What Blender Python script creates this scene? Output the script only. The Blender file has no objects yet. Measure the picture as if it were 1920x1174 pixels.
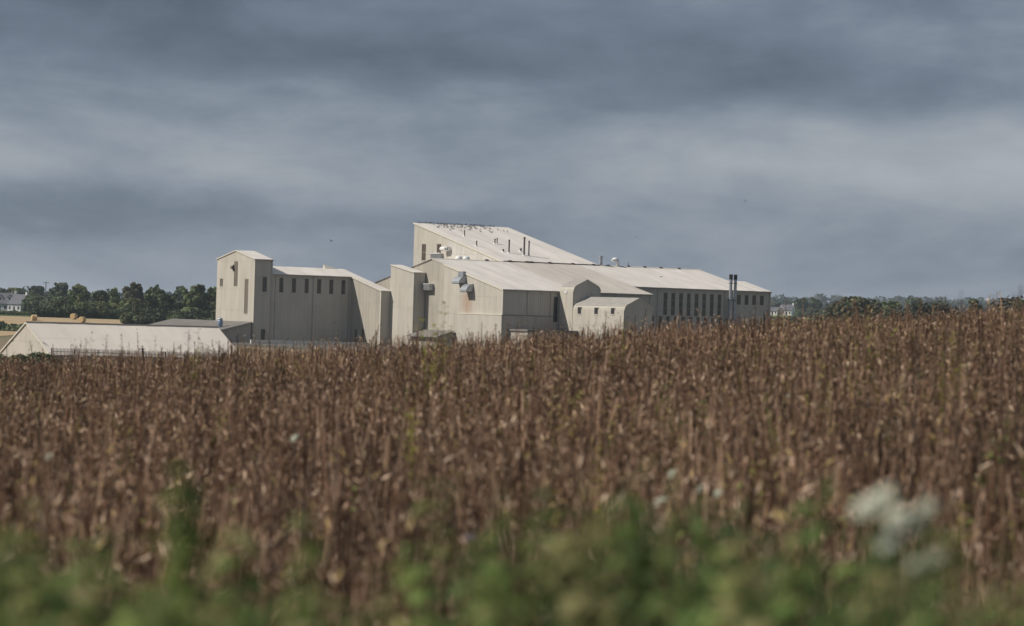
import bpy, bmesh, math, random
import numpy as np
from mathutils import Vector, Matrix

# ------------------------------------------------------------------ camera, sky, sun, exposure
EYE = 10.0                      # world height of the camera
FPX = 5333.0                    # focal length in units of a 1920 wide frame (100 mm on 36 mm)
ROLL = math.atan(0.031)
scene = bpy.context.scene
C = scene.collection

cam = bpy.data.cameras.new('camera')
camo = bpy.data.objects.new('camera', cam)
C.objects.link(camo)
cam.lens = 100.0
cam.sensor_width = 36.0
cam.clip_start = 0.1
cam.clip_end = 20000.0
camo.matrix_world = (Matrix.Translation((0, 0, EYE)) @ Matrix.Rotation(math.radians(90), 4, 'X')
                     @ Matrix.Rotation(ROLL, 4, 'Z'))
cam.dof.use_dof = True
cam.dof.focus_distance = 480.0
cam.dof.aperture_fstop = 3.6
scene.camera = camo

SUN_DIR = Vector((-0.748, -0.095, 0.655)).normalized()      # towards the sun
sl = bpy.data.lights.new('sun', 'SUN')
sl.energy = 4.7
sl.angle = math.radians(0.5)
sl.color = (1.0, 0.94, 0.85)
so = bpy.data.objects.new('sun', sl)
C.objects.link(so)
so.rotation_euler = (-SUN_DIR).to_track_quat('-Z', 'Y').to_euler()
so.location = (-300, 300, 300)

world = bpy.data.worlds.new('World')
scene.world = world
world.use_nodes = True


def build_sky():
    nt = world.node_tree
    nt.nodes.clear()
    N = nt.nodes.new
    L = nt.links.new
    out = N('ShaderNodeOutputWorld')
    bg = N('ShaderNodeBackground')
    L(bg.outputs[0], out.inputs[0])
    sky = N('ShaderNodeTexSky')
    sky.sky_type = 'NISHITA'
    sky.sun_disc = False
    sky.sun_elevation = math.asin(SUN_DIR.z)
    sky.sun_rotation = math.atan2(SUN_DIR.x, SUN_DIR.y)
    tc = N('ShaderNodeTexCoord')
    sep = N('ShaderNodeSeparateXYZ')
    L(tc.outputs['Generated'], sep.inputs[0])

    def noise(scale, loc, sc, detail=5.0, rough=0.5, dist=0.0):
        m = N('ShaderNodeMapping')
        m.inputs['Scale'].default_value = sc
        m.inputs['Location'].default_value = loc
        L(tc.outputs['Generated'], m.inputs[0])
        n = N('ShaderNodeTexNoise')
        n.inputs['Scale'].default_value = scale
        n.inputs['Detail'].default_value = detail
        n.inputs['Roughness'].default_value = rough
        n.inputs['Distortion'].default_value = dist
        L(m.outputs[0], n.inputs['Vector'])
        return n.outputs[0]

    def math_(op, a, b=None, c=None):
        n = N('ShaderNodeMath')
        n.operation = op
        for i, v in enumerate((a, b, c)):
            if v is None:
                continue
            if isinstance(v, (int, float)):
                n.inputs[i].default_value = v
            else:
                L(v, n.inputs[i])
        return n.outputs[0]

    big = noise(1.0, (9.1, 3.7, 5.2), (5.0, 5.0, 20.0), 3.0, 0.5, 0.4)
    lump = noise(1.0, (12.4, 6.1, 3.7), (12.0, 12.0, 36.0), 8.0, 0.58, 0.25)
    fine = noise(1.0, (1.3, 4.4, 2.0), (48.0, 48.0, 80.0), 6.0, 0.6, 0.3)
    warp = noise(1.0, (17.7, 2.2, 2.4), (7.0, 7.0, 16.0), 5.0, 0.55, 0.0)
    # layered cloud decks seen edge-on: brightness by elevation, warped by noise
    zz = math_('ADD', sep.outputs['Z'], math_('MULTIPLY', math_('SUBTRACT', warp, 0.5), 0.034))
    ramp = N('ShaderNodeValToRGB')
    ramp.color_ramp.interpolation = 'B_SPLINE'
    els = ramp.color_ramp.elements
    pts = [(0.0, .44), (.010, .42), (.020, .38), (.030, .33), (.037, .40), (.044, .60), (.055, .66), (.066, .54), (.074, .42),
           (.082, .24), (.092, .20), (.100, .32), (.108, .26), (.13, .32), (.2, .40), (1.0, .44)]
    els[0].position = pts[0][0]
    els[0].color = (pts[0][1],) * 3 + (1,)
    els[1].position = 1.0
    els[1].color = (pts[-1][1],) * 3 + (1,)
    for p, v in pts[1:-1]:
        e = els.new(p)
        e.color = (v, v, v, 1)
    L(zz, ramp.inputs[0])
    f = math_('ADD', ramp.outputs[0], math_('MULTIPLY', math_('SUBTRACT', big, 0.5), 0.65))
    f = math_('ADD', f, math_('MULTIPLY', math_('SUBTRACT', lump, 0.5), 0.86))
    f = math_('ADD', f, math_('MULTIPLY', math_('SUBTRACT', fine, 0.5), 0.16))
    col = N('ShaderNodeValToRGB')
    ce = col.color_ramp.elements
    ce[0].position = 0.0
    ce[0].color = (0.092, 0.118, 0.163, 1)
    ce[1].position = 1.0
    ce[1].color = (0.45, 0.475, 0.51, 1)
    for p, c_ in ((.3, (.158, .196, .258, 1)), (.5, (.240, .284, .346, 1)), (.75, (.355, .386, .432, 1))):
        e = ce.new(p)
        e.color = c_
    L(f, col.inputs[0])
    hs = N('ShaderNodeMix')
    hs.data_type = 'RGBA'
    hs.inputs[0].default_value = 0.92
    sk = N('ShaderNodeVectorMath')
    sk.operation = 'SCALE'
    sk.inputs['Scale'].default_value = 0.07
    L(sky.outputs[0], sk.inputs[0])
    L(sk.outputs[0], hs.inputs[6])
    L(col.outputs[0], hs.inputs[7])
    L(hs.outputs[2], bg.inputs[0])
    bg.inputs[1].default_value = 1.0


build_sky()
vs = scene.view_settings
scene.display_settings.display_device = 'sRGB'
vs.view_transform = 'Standard'
vs.look = 'None'
vs.exposure = 0.0
vs.gamma = 1.0
vs.use_curve_mapping = False
scene.render.engine = 'CYCLES'
scene.cycles.use_denoising = True
scene.cycles.max_bounces = 6
scene.cycles.diffuse_bounces = 3
scene.cycles.glossy_bounces = 2
scene.cycles.transparent_max_bounces = 6
scene.cycles.volume_bounces = 0

random.seed(7)
rng = np.random.default_rng(11)


# ------------------------------------------------------------------ materials
def mat(name, col, rough=0.8, var=0.12, scale=(1, 1, 1), nscale=1.0, col2=None, tint=0.0, attr=False, metal=0.0,
        spec=0.3, transl=0.0, streak=None, bump=0.0, bscale=20.0, rib=None):
    m = bpy.data.materials.new(name)
    m.use_nodes = True
    nt = m.node_tree
    N = nt.nodes.new
    L = nt.links.new
    b = nt.nodes['Principled BSDF']
    b.inputs['Roughness'].default_value = rough
    b.inputs['Metallic'].default_value = metal
    b.inputs['Specular IOR Level'].default_value = spec
    tc = N('ShaderNodeTexCoord')
    mp = N('ShaderNodeMapping')
    mp.inputs['Scale'].default_value = scale
    L(tc.outputs['Object'], mp.inputs[0])
    n = N('ShaderNodeTexNoise')
    n.inputs['Scale'].default_value = nscale
    n.inputs['Detail'].default_value = 6
    n.inputs['Roughness'].default_value = 0.6
    L(mp.outputs[0], n.inputs['Vector'])
    r = N('ShaderNodeValToRGB')
    r.color_ramp.elements[0].position = 0.3
    r.color_ramp.elements[1].position = 0.72
    c2 = col2 or tuple(c * (1 + var) for c in col)
    c1 = col if col2 else tuple(c * (1 - var) for c in col)
    r.color_ramp.elements[0].color = (*c1, 1)
    r.color_ramp.elements[1].color = (*c2, 1)
    L(n.outputs[0], r.inputs[0])
    cur = r.outputs[0]

    def mul(a, fac_out):
        mx = N('ShaderNodeMix')
        mx.data_type = 'RGBA'
        mx.blend_type = 'MULTIPLY'
        mx.inputs[0].default_value = 1.0
        L(a, mx.inputs[6])
        L(fac_out, mx.inputs[7])
        return mx.outputs[2]

    if streak:                                   # vertical run-off streaks: (amount, width scale)
        mp2 = N('ShaderNodeMapping')
        mp2.inputs['Scale'].default_value = (streak[1], streak[1], 0.09)
        L(tc.outputs['Object'], mp2.inputs[0])
        n2 = N('ShaderNodeTexNoise')
        n2.inputs['Scale'].default_value = 1.0
        n2.inputs['Detail'].default_value = 4
        n2.inputs['Roughness'].default_value = 0.7
        L(mp2.outputs[0], n2.inputs['Vector'])
        mr = N('ShaderNodeMapRange')
        mr.inputs['From Min'].default_value = 0.28
        mr.inputs['From Max'].default_value = 0.68
        mr.inputs['To Min'].default_value = 1 - streak[0]
        mr.inputs['To Max'].default_value = 1.0
        L(n2.outputs[0], mr.inputs[0])
        cur = mul(cur, mr.outputs[0])
    if tint:
        oi = N('ShaderNodeObjectInfo')
        mr = N('ShaderNodeMapRange')
        mr.inputs['To Min'].default_value = 1 - tint
        mr.inputs['To Max'].default_value = 1 + tint * 0.6
        L(oi.outputs['Random'], mr.inputs[0])
        cur = mul(cur, mr.outputs[0])
    if attr:
        at_ = N('ShaderNodeAttribute')
        at_.attribute_name = 'Col'
        cur = mul(cur, at_.outputs['Color'])
    if rib:                                      # profile of the sheeting: (x weight, y weight, pitch in m)
        sx = N('ShaderNodeSeparateXYZ')
        L(tc.outputs['Object'], sx.inputs[0])
        def mm(op, p, q):
            k = N('ShaderNodeMath')
            k.operation = op
            for i, v in enumerate((p, q)):
                if isinstance(v, (int, float)):
                    k.inputs[i].default_value = v
                elif v is not None:
                    L(v, k.inputs[i])
            return k.outputs[0]
        co = mm('ADD', mm('MULTIPLY', sx.outputs['X'], rib[0]), mm('MULTIPLY', sx.outputs['Y'], rib[1]))
        wv = mm('SINE', mm('MULTIPLY', co, 2 * math.pi / rib[2]), None)
    L(cur, b.inputs['Base Color'])
    if rib:
        bp = N('ShaderNodeBump')
        bp.inputs['Strength'].default_value = rib[3]
        bp.inputs['Distance'].default_value = 0.04
        L(wv, bp.inputs['Height'])
        L(bp.outputs[0], b.inputs['Normal'])
    elif bump:
        nb = N('ShaderNodeTexNoise')
        nb.inputs['Scale'].default_value = bscale
        nb.inputs['Detail'].default_value = 4
        L(tc.outputs['Object'], nb.inputs['Vector'])
        bp = N('ShaderNodeBump')
        bp.inputs['Strength'].default_value = bump
        bp.inputs['Distance'].default_value = 0.1
        L(nb.outputs[0], bp.inputs['Height'])
        L(bp.outputs[0], b.inputs['Normal'])
    if transl:
        out = nt.nodes['Material Output']
        t = N('ShaderNodeBsdfTranslucent')
        L(cur, t.inputs[0])
        ms = N('ShaderNodeMixShader')
        ms.inputs[0].default_value = transl
        L(b.outputs[0], ms.inputs[1])
        L(t.outputs[0], ms.inputs[2])
        L(ms.outputs[0], out.inputs[0])
    m['base'] = 1
    return m


M = {}
M['wall'] = mat('cream_cladding', (.46, .425, .365), .75, .07, (.5, .5, .2), 1.0, tint=.045, streak=(.13, 1.3), rib=(1, 1, .42, .25))
M['wall_old'] = mat('weathered_cladding', (.41, .375, .315), .8, .12, (.6, .6, .12), 1.0, tint=.09, streak=(.26, 1.6), rib=(1, 1, .42, .25))
M['core'] = mat('steel_backing', (.36, .325, .265), .85, .06)
M['roof'] = mat('pale_roof_sheet', (.64, .59, .535), .7, .11, (.7, .12, .3), 1.0, tint=.06, rib=(1, 0, .5, .3))
M['house'] = mat('shaded_white_render', (.46, .46, .47), .85, .06)  # white farmhouse render, its partial shade painted into the base colour
M['roof_white'] = mat('white_roof_sheet', (.69, .62, .54), .7, .06, (.6, .12, .3), 1.0, tint=.03, bump=.1, bscale=3)
M['roof_old'] = mat('dull_roof_sheet', (.51, .46, .40), .75, .13, (.7, .1, .3), 1.0, tint=.07, rib=(1, 0, .5, .3))
M['roof_grey'] = mat('grey_fibre_roof', (.17, .155, .14), .85, .16, (.5, .3, .3), 1.0, tint=.06, bump=.15, bscale=3)
M['roof_mid'] = mat('mid_grey_roof', (.29, .27, .245), .8, .12)
M['trim'] = mat('pale_trim', (.56, .52, .44), .7, .05)
M['flash'] = mat('dark_flashing', (.12, .105, .095), .7, .2)
M['pane'] = mat('dark_glass', (.035, .033, .034), .25, .3, nscale=.8, tint=.35, spec=.5)
M['pane_dull'] = mat('dusty_glazing', (.135, .115, .088), .6, .12, nscale=.9, tint=.12)
M['pane_brown'] = mat('brown_glazing', (.085, .066, .048), .5, .3, nscale=.7, tint=.3)
M['frame'] = mat('window_frame', (.33, .29, .23), .7, .08)
M['metal'] = mat('galvanised_metal', (.36, .38, .40), .42, .15, nscale=2.0, metal=.55)
M['metal_white'] = mat('white_metal', (.68, .68, .67), .5, .06)
M['metal_dark'] = mat('weathered_flue', (.105, .09, .08), .65, .25, nscale=3.0, metal=.2)
M['black'] = mat('soot_black', (.012, .012, .013), .6, .2)
M['blue'] = mat('blue_grey_metal', (.22, .28, .40), .45, .12, metal=.3)
M['concrete'] = mat('concrete', (.42, .38, .335), .9, .14, nscale=.4)
M['white'] = mat('white_render', (.66, .64, .60), .85, .06)
M['slate'] = mat('slate_roof', (.10, .10, .115), .7, .15)
M['bird'] = mat('dark_plumage', (.018, .017, .018), .6, .3)
M['straw'] = mat('straw', (.52, .37, .19), .95, .22, nscale=4.0, bump=.5, bscale=9)
M['stubble'] = mat('stubble', (.37, .27, .155), .95, .2, (.03, .3, .3), 1.0)
M['wood'] = mat('weathered_wood', (.13, .11, .09), .9, .2)
M['bark'] = mat('bark', (.075, .06, .045), .95, .25, nscale=3)
M['leaf'] = mat('leaf', (1, 1, 1), .7, .1, nscale=.3, attr=True, transl=.25)
M['crop'] = mat('dry_crop', (1, 1, 1), .75, .1, nscale=2.0, attr=True, transl=.12)
M['weed'] = mat('weed', (1, 1, 1), .6, .1, nscale=2.0, attr=True, transl=.42)
M['petal'] = mat('white_petal', (.88, .90, .76), .8, .06, transl=.3)
M['lilac'] = mat('lilac_petal', (.38, .25, .45), .8, .05, transl=.3)


def rust_wall():
    """cream cladding with the rust run below the extract hoods (a stain of its own shape)."""
    m = M['wall'].copy()
    m.name = 'cream_cladding_rusty'
    nt = m.node_tree
    N = nt.nodes.new
    L = nt.links.new
    b = nt.nodes['Principled BSDF']
    src = b.inputs['Base Color'].links[0].from_socket
    tc = N('ShaderNodeTexCoord')
    sp = N('ShaderNodeSeparateXYZ')
    L(tc.outputs['Object'], sp.inputs[0])

    def mth(op, a, b_=None):
        n = N('ShaderNodeMath')
        n.operation = op
        for i, v in enumerate((a, b_)):
            if v is None:
                continue
            if isinstance(v, (int, float)):
                n.inputs[i].default_value = v
            else:
                L(v, n.inputs[i])
        return n.outputs[0]
    mp = N('ShaderNodeMapping')
    mp.inputs['Scale'].default_value = (1, 1.4, .16)
    L(tc.outputs['Object'], mp.inputs[0])
    ns = N('ShaderNodeTexNoise')
    ns.inputs['Detail'].default_value = 5
    L(mp.outputs[0], ns.inputs['Vector'])
    dy = mth('DIVIDE', mth('SUBTRACT', sp.outputs['Y'], 10.9), 1.7)
    g = mth('POWER', 2.718, mth('MULTIPLY', mth('MULTIPLY', dy, dy), -1.0))
    ht = N('ShaderNodeMapRange')
    ht.interpolation_type = 'SMOOTHSTEP'
    ht.inputs['From Min'].default_value = 4.2 + 6.6
    ht.inputs['From Max'].default_value = 2.2 + 6.6
    L(sp.outputs['Z'], ht.inputs[0])
    lo = N('ShaderNodeMapRange')
    lo.interpolation_type = 'SMOOTHSTEP'
    lo.inputs['From Min'].default_value = -2.2 + 6.6
    lo.inputs['From Max'].default_value = 1.6 + 6.6
    L(sp.outputs['Z'], lo.inputs[0])
    f = mth('MULTIPLY', mth('MULTIPLY', g, ht.outputs[0]), lo.outputs[0])
    f = mth('MULTIPLY', f, mth('MULTIPLY', ns.outputs[0], 1.05))
    mx = N('ShaderNodeMix')
    mx.data_type = 'RGBA'
    mx.clamp_factor = True
    L(f, mx.inputs[0])
    L(src, mx.inputs[6])
    mx.inputs[7].default_value = (.33, .17, .085, 1)
    L(mx.outputs[2], b.inputs['Base Color'])
    return m


M['wall_rust'] = rust_wall()


# ------------------------------------------------------------------ mesh helpers
class MB:
    def __init__(s):
        s.v = []
        s.f = []

    def poly(s, pts):
        i = len(s.v)
        s.v += [tuple(p) for p in pts]
        s.f.append(tuple(range(i, i + len(pts))))

    def box(s, x0, x1, y0, y1, z0, z1):
        s.prism([(x0, y0), (x1, y0), (x1, y1), (x0, y1)], z0, z1)

    def prism(s, pts, z0, z1):
        """pts counter-clockwise in xy"""
        n = len(pts)
        i = len(s.v)
        s.v += [(p[0], p[1], z0) for p in pts] + [(p[0], p[1], z1) for p in pts]
        s.f.append(tuple(i + k for k in reversed(range(n))))
        s.f.append(tuple(i + n + k for k in range(n)))
        for k in range(n):
            j = (k + 1) % n
            s.f.append((i + k, i + j, i + n + j, i + n + k))

    def loft(s, a, b):
        """solid between two loops of the same length"""
        n = len(a)
        i = len(s.v)
        s.v += [tuple(p) for p in a] + [tuple(p) for p in b]
        s.f.append(tuple(i + k for k in reversed(range(n))))
        s.f.append(tuple(i + n + k for k in range(n)))
        for k in range(n):
            j = (k + 1) % n
            s.f.append((i + k, i + j, i + n + j, i + n + k))

    def tube(s, pts, rad, seg=8):
        pts = [Vector(p) for p in pts]
        if not isinstance(rad, (list, tuple)):
            rad = [rad] * len(pts)
        rings = []
        for k, p in enumerate(pts):
            d = (pts[min(k + 1, len(pts) - 1)] - pts[max(k - 1, 0)])
            if d.length < 1e-6:
                d = Vector((0, 0, 1))
            d.normalize()
            a = d.orthogonal() if abs(d.z) < .9 else Vector((1, 0, 0))
            a = (a - d * a.dot(d)).normalized()
            b = d.cross(a)
            i = len(s.v)
            for q in range(seg):
                t = 2 * math.pi * q / seg
                s.v.append(tuple(p + (a * math.cos(t) + b * math.sin(t)) * rad[k]))
            rings.append(i)
        for k in range(len(rings) - 1):
            for q in range(seg):
                j = (q + 1) % seg
                s.f.append((rings[k] + q, rings[k] + j, rings[k + 1] + j, rings[k + 1] + q))
        s.f.append(tuple(rings[0] + q for q in reversed(range(seg))))
        s.f.append(tuple(rings[-1] + q for q in range(seg)))

    def lathe(s, prof, c=(0, 0, 0), seg=12):
        s.tube([(c[0], c[1], c[2] + z) for r, z in prof], [max(r, 1e-3) for r, z in prof], seg)

    def build(s, name, m, parent=None, fix=True, smooth=False):
        me = bpy.data.meshes.new(name)
        me.from_pydata(s.v, [], s.f)
        if fix:
            bm = bmesh.new()
            bm.from_mesh(me)
            bmesh.ops.recalc_face_normals(bm, faces=bm.faces)
            bm.to_mesh(me)
            bm.free()
        if smooth:
            for p in me.polygons:
                p.use_smooth = True
        me.materials.append(m)
        o = bpy.data.objects.new(name, me)
        C.objects.link(o)
        if parent:
            o.parent = parent
        return o


def mesh_np(name, V, F, col, m, parent=None):
    me = bpy.data.meshes.new(name)
    k = F.shape[1]
    me.vertices.add(len(V))
    me.vertices.foreach_set('co', np.ascontiguousarray(V, dtype=np.float32).ravel())
    me.loops.add(F.size)
    me.loops.foreach_set('vertex_index', np.ascontiguousarray(F, dtype=np.int32).ravel())
    me.polygons.add(len(F))
    me.polygons.foreach_set('loop_start', np.arange(0, F.size, k, dtype=np.int32))
    me.update(calc_edges=True)
    if col is not None:
        a = me.attributes.new('Col', 'FLOAT_COLOR', 'POINT')
        c4 = np.ones((len(V), 4), dtype=np.float32)
        c4[:, :3] = col
        a.data.foreach_set('color', c4.ravel())
    me.materials.append(m)
    o = bpy.data.objects.new(name, me)
    C.objects.link(o)
    if parent:
        o.parent = parent
    return o


def tag(o, label, cat, group=None):
    o['label'] = label
    o['category'] = cat
    if group:
        o['group'] = group
    return o


def thing(name, label, cat, loc=(0, 0, 0), rz=0.0, group=None):
    o = bpy.data.objects.new(name, None)
    C.objects.link(o)
    o.empty_display_size = 0.5
    o.location = loc
    o.rotation_euler = (0, 0, rz)
    return tag(o, label, cat, group)


def copy_tree(o, parent=None):
    c = o.copy()
    C.objects.link(c)
    if parent:
        c.parent = parent
    for ch in o.children:
        copy_tree(ch, c)
    return c


def at(px, D, zrel=0.0):
    """world point at distance D on the bearing of column px (taken at eye level)"""
    return Vector(((px - 960) / FPX * D, D, EYE + zrel))


def zrow(px, py, D):
    """height relative to the eye of row py at column px, distance D"""
    return ((px - 960) * 0.031 + (587 - py)) / FPX * D


# ------------------------------------------------------------------ terrain
PROF = [(45, -1.9, -1.2), (60, -3.0, -2.2), (150, -6.2, -5.6), (300, -8.0, -7.0), (360, -8.6, -7.0), (430, -6.62, -6.62), (560, -6.62, -6.62),
        (590, -9.6, -6.5), (620, -9.5, -6.3), (700, -4.9, -5.2), (760, -4.5, -4.0), (1000, -5.0, -1.0), (1300, -5.6, 1.5),
        (1500, -4.0, 4.5), (2500, -1.0, 12.0), (3200, 0.0, 22.0), (4500, 0.0, 18.0), (9000, -40.0, -40.0)]
PD = np.log([p[0] for p in PROF])
PL = np.array([p[1] for p in PROF])
PR = np.array([p[2] for p in PROF])


def sstep(a, b, x):
    t = np.clip((x - a) / (b - a), 0, 1)
    return t * t * (3 - 2 * t)


def crop_top(x, y):
    xs = np.clip(x, -14, 14)
    return -0.70 + 0.0105 * (y - 9) + (0.068 + 0.001 * xs) * xs * np.clip(y / 14.0, 0.3, 1)


CROP_H = 1.12


def ground(x, y):
    """ground height relative to the eye"""
    x = np.asarray(x, float)
    y = np.asarray(y, float)
    yy = np.clip(y, 1.0, None)
    near = crop_top(x, yy) - CROP_H - 0.05 + np.where(x > 0, .020, .030) * np.clip(x, -10, 10) * np.clip(yy / 30, 0, 1)
    verge = -1.62 + 0 * x
    near = verge + (near - verge) * sstep(5.5, 9.5, yy)
    b = np.clip(x / np.maximum(yy, 40) / 0.36 + 0.5, 0, 1)
    b = b * b * (3 - 2 * b)
    ly = np.log(np.maximum(yy, 45))
    # building pad keeps one level
    far = np.interp(ly, PD, PL) * (1 - b) + np.interp(ly, PD, PR) * b
    und = 0.35 * np.sin(x * .021 + 1) * np.sin(yy * .013) * sstep(600, 900, yy)
    t = sstep(40, 58, yy)
    return near * (1 - t) + (far + und) * t


def gz(x, y):
    return EYE + float(ground(x, y))


def build_ground():
    ys = np.concatenate([[-30, -10, 0, 2, 4], np.arange(5, 60, 1.0), np.geomspace(60, 420, 40), np.linspace(430, 780, 60), np.geomspace(800, 9000, 60)])
    ts = np.linspace(-1, 1, 81)
    ts = np.sign(ts) * (0.35 * np.abs(ts) + 0.65 * np.abs(ts) ** 3)
    X = ts[None, :] * (30 + 1.0 * np.abs(ys[:, None]))
    Y = np.repeat(ys[:, None], len(ts), 1)
    Z = ground(X, Y) + EYE
    V = np.stack([X, Y, Z], -1).reshape(-1, 3)
    n, k = X.shape
    idx = np.arange(n * k).reshape(n, k)
    F = np.stack([idx[:-1, :-1], idx[:-1, 1:], idx[1:, 1:], idx[1:, :-1]], -1).reshape(-1, 4)
    m = bpy.data.materials.new('fields')
    m.use_nodes = True
    nt = m.node_tree
    N = nt.nodes.new
    L = nt.links.new
    b = nt.nodes['Principled BSDF']
    b.inputs['Roughness'].default_value = .95
    b.inputs['Specular IOR Level'].default_value = .1
    tc = N('ShaderNodeTexCoord')
    sp = N('ShaderNodeSeparateXYZ')
    L(tc.outputs['Object'], sp.inputs[0])
    n1 = N('ShaderNodeTexNoise')
    n1.inputs['Scale'].default_value = .012
    n1.inputs['Detail'].default_value = 5
    L(tc.outputs['Object'], n1.inputs['Vector'])
    r1 = N('ShaderNodeValToRGB')
    r1.color_ramp.elements[0].color = (.045, .075, .028, 1)
    r1.color_ramp.elements[0].position = .35
    r1.color_ramp.elements[1].color = (.11, .15, .055, 1)
    r1.color_ramp.elements[1].position = .65
    L(n1.outputs[0], r1.inputs[0])
    n2 = N('ShaderNodeTexNoise')
    n2.inputs['Scale'].default_value = 3.0
    n2.inputs['Detail'].default_value = 6
    L(tc.outputs['Object'], n2.inputs['Vector'])
    r2 = N('ShaderNodeValToRGB')
    r2.color_ramp.elements[0].color = (.035, .024, .017, 1)
    r2.color_ramp.elements[1].color = (.10, .07, .048, 1)
    L(n2.outputs[0], r2.inputs[0])
    mr = N('ShaderNodeMapRange')
    mr.inputs['From Min'].default_value = 60
    mr.inputs['From Max'].default_value = 90
    L(sp.outputs['Y'], mr.inputs[0])
    mx = N('ShaderNodeMix')
    mx.data_type = 'RGBA'
    L(mr.outputs[0], mx.inputs[0])
    L(r2.outputs[0], mx.inputs[6])
    L(r1.outputs[0], mx.inputs[7])
    m3 = N('ShaderNodeMapRange')
    m3.inputs['From Min'].default_value = 420
    m3.inputs['From Max'].default_value = 560
    L(sp.outputs['Y'], m3.inputs[0])
    mx3 = N('ShaderNodeMix')
    mx3.data_type = 'RGBA'
    L(m3.outputs[0], mx3.inputs[0])
    mx3.inputs[6].default_value = (.20, .155, .10, 1)
    L(r1.outputs[0], mx3.inputs[7])
    L(mx3.outputs[2], mx.inputs[7])
    L(mx.outputs[2], b.inputs['Base Color'])
    o = mesh_np('ground', V, F, None, m)
    o['kind'] = 'structure'
    for p in o.data.polygons:
        p.use_smooth = True


build_ground()


def sheet(name, corners, m, lift, n=24):
    """a field draped on the terrain; corners: near-left, near-right, far-right, far-left (x, y)"""
    a, b, c, d = [np.array(p, float) for p in corners]
    s = np.linspace(0, 1, n)
    S, T = np.meshgrid(s, s)
    P = ((1 - S) * (1 - T))[..., None] * a + (S * (1 - T))[..., None] * b + (S * T)[..., None] * c + ((1 - S) * T)[..., None] * d
    Z = ground(P[..., 0], P[..., 1]) + EYE + lift
    V = np.concatenate([P, Z[..., None]], -1).reshape(-1, 3)
    idx = np.arange(n * n).reshape(n, n)
    F = np.stack([idx[:-1, :-1], idx[:-1, 1:], idx[1:, 1:], idx[1:, :-1]], -1).reshape(-1, 4)
    o = mesh_np(name, V, F, None, m)
    o['kind'] = 'structure'
    return o


sheet('stubble_field', [(-160, 420), (-84, 420), (-95, 715), (-240, 735)], M['stubble'], .06, 30)
M['pasture'] = mat('pasture', (.13, .19, .06), .95, .2, nscale=.02)
sheet('pasture', [(85, 1150), (170, 1150), (200, 1490), (110, 1490)], M['pasture'], .1, 12)

# ------------------------------------------------------------------ the factory
TH = math.radians(33)
U = Vector((math.cos(TH), math.sin(TH), 0))
W = Vector((-math.sin(TH), math.cos(TH), 0))
BASE = -6.6                                  # floor level relative to the eye
ORG = Vector((-1.444, 470.0, EYE + BASE))    # front corner of the main hall, at the floor


def fz(z):
    return z - BASE                          # eye-relative height -> height above the floor


def block(name, label, cat='building'):
    return thing(name, label, cat, ORG, TH)


def top_at(top, s):
    for (a, za), (b, zb) in zip(top[:-1], top[1:]):
        if a - 1e-6 <= s <= b + 1e-6:
            return za + (zb - za) * (s - a) / (b - a)
    return top[-1][1] if s > top[-1][0] else top[0][1]


def wall(th, axis, c, s0, s1, zb, top, joints=(), wins=(), m='wall', pw=1.8, parent=None, t0=.03, t1=.10, m_of=None):
    """cladding panels on the wall plane; axis 'x': runs along x and faces -y at y=c; 'y': runs along y, faces -x at x=c.
    heights here are above the floor.  wins: (s0, s1, z0, z1)"""
    def P(s, d, z):
        return (s, c - d, z) if axis == 'x' else (c - d, s, z)
    n = max(1, round((s1 - s0) / pw))
    cuts = [s0 + (s1 - s0) * k / n for k in range(n + 1)]
    brk = [p[0] for p in top]
    for a, b in zip(cuts[:-1], cuts[1:]):
        a_, b_ = a + .008, b - .008
        lv = [zb] + [j for j in joints] + [99]
        for z0, z1 in zip(lv[:-1], lv[1:]):
            mb = MB()
            d1 = t1 + random.uniform(0, .014)
            ss = sorted({a_, b_} | {w for q in wins for w in q[:2] if a_ < w < b_} | {w for w in brk if a_ < w < b_})
            for p, q in zip(ss[:-1], ss[1:]):
                mid = (p + q) / 2
                holes = sorted((w[2], w[3]) for w in wins if w[0] < mid < w[1])
                segs = []
                lo = z0 + (.008 if z0 > zb else 0)
                for h0, h1 in holes:
                    segs.append((lo, min(h0, z1 - .008)))
                    lo = max(lo, h1)
                segs.append((lo, z1 - .008))
                for e0, e1 in segs:
                    ta, tb = min(e1, top_at(top, p)), min(e1, top_at(top, q))
                    if max(ta, tb) - e0 < .02:
                        continue
                    ta, tb = max(ta, e0 + .002), max(tb, e0 + .002)
                    mb.loft([P(p, t0, e0), P(q, t0, e0), P(q, t0, tb), P(p, t0, ta)],
                            [P(p, d1, e0), P(q, d1, e0), P(q, d1, tb), P(p, d1, ta)])
            if mb.v:
                mm = m_of((a + b) / 2) if m_of else m
                mb.build('cladding_panel', M[mm], parent or th)


def window(th, axis, c, w, m='pane', bars=0, fw=.07):
    s0, s1, z0, z1 = w

    def bx(mb, a, b, d0, d1, e, g):
        if axis == 'x':
            mb.box(a, b, c - d1, c - d0, e, g)
        else:
            mb.box(c - d1, c - d0, a, b, e, g)
    f = MB()
    bx(f, s0, s0 + fw, .008, .07, z0, z1)
    bx(f, s1 - fw, s1, .008, .07, z0, z1)
    bx(f, s0 + fw, s1 - fw, .008, .07, z1 - fw, z1)
    bx(f, s0 + fw, s1 - fw, .008, .075, z0, z0 + fw)
    for k in range(bars):
        zz = z0 + (z1 - z0) * (k + 1) / (bars + 1)
        bx(f, s0 + fw, s1 - fw, .008, .068, zz - .03, zz + .03)
    fo = f.build('window', M['frame'], th)
    p = MB()
    bx(p, s0 + fw, s1 - fw, .004, .03, z0 + fw, z1 - fw)
    p.build('pane', M[m], fo)
    q = MB()
    bx(q, s0 - .05, s1 + .05, .078, .17, z0 - .07, z0 - .005)
    q.build('sill', M['trim'], fo)


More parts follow.
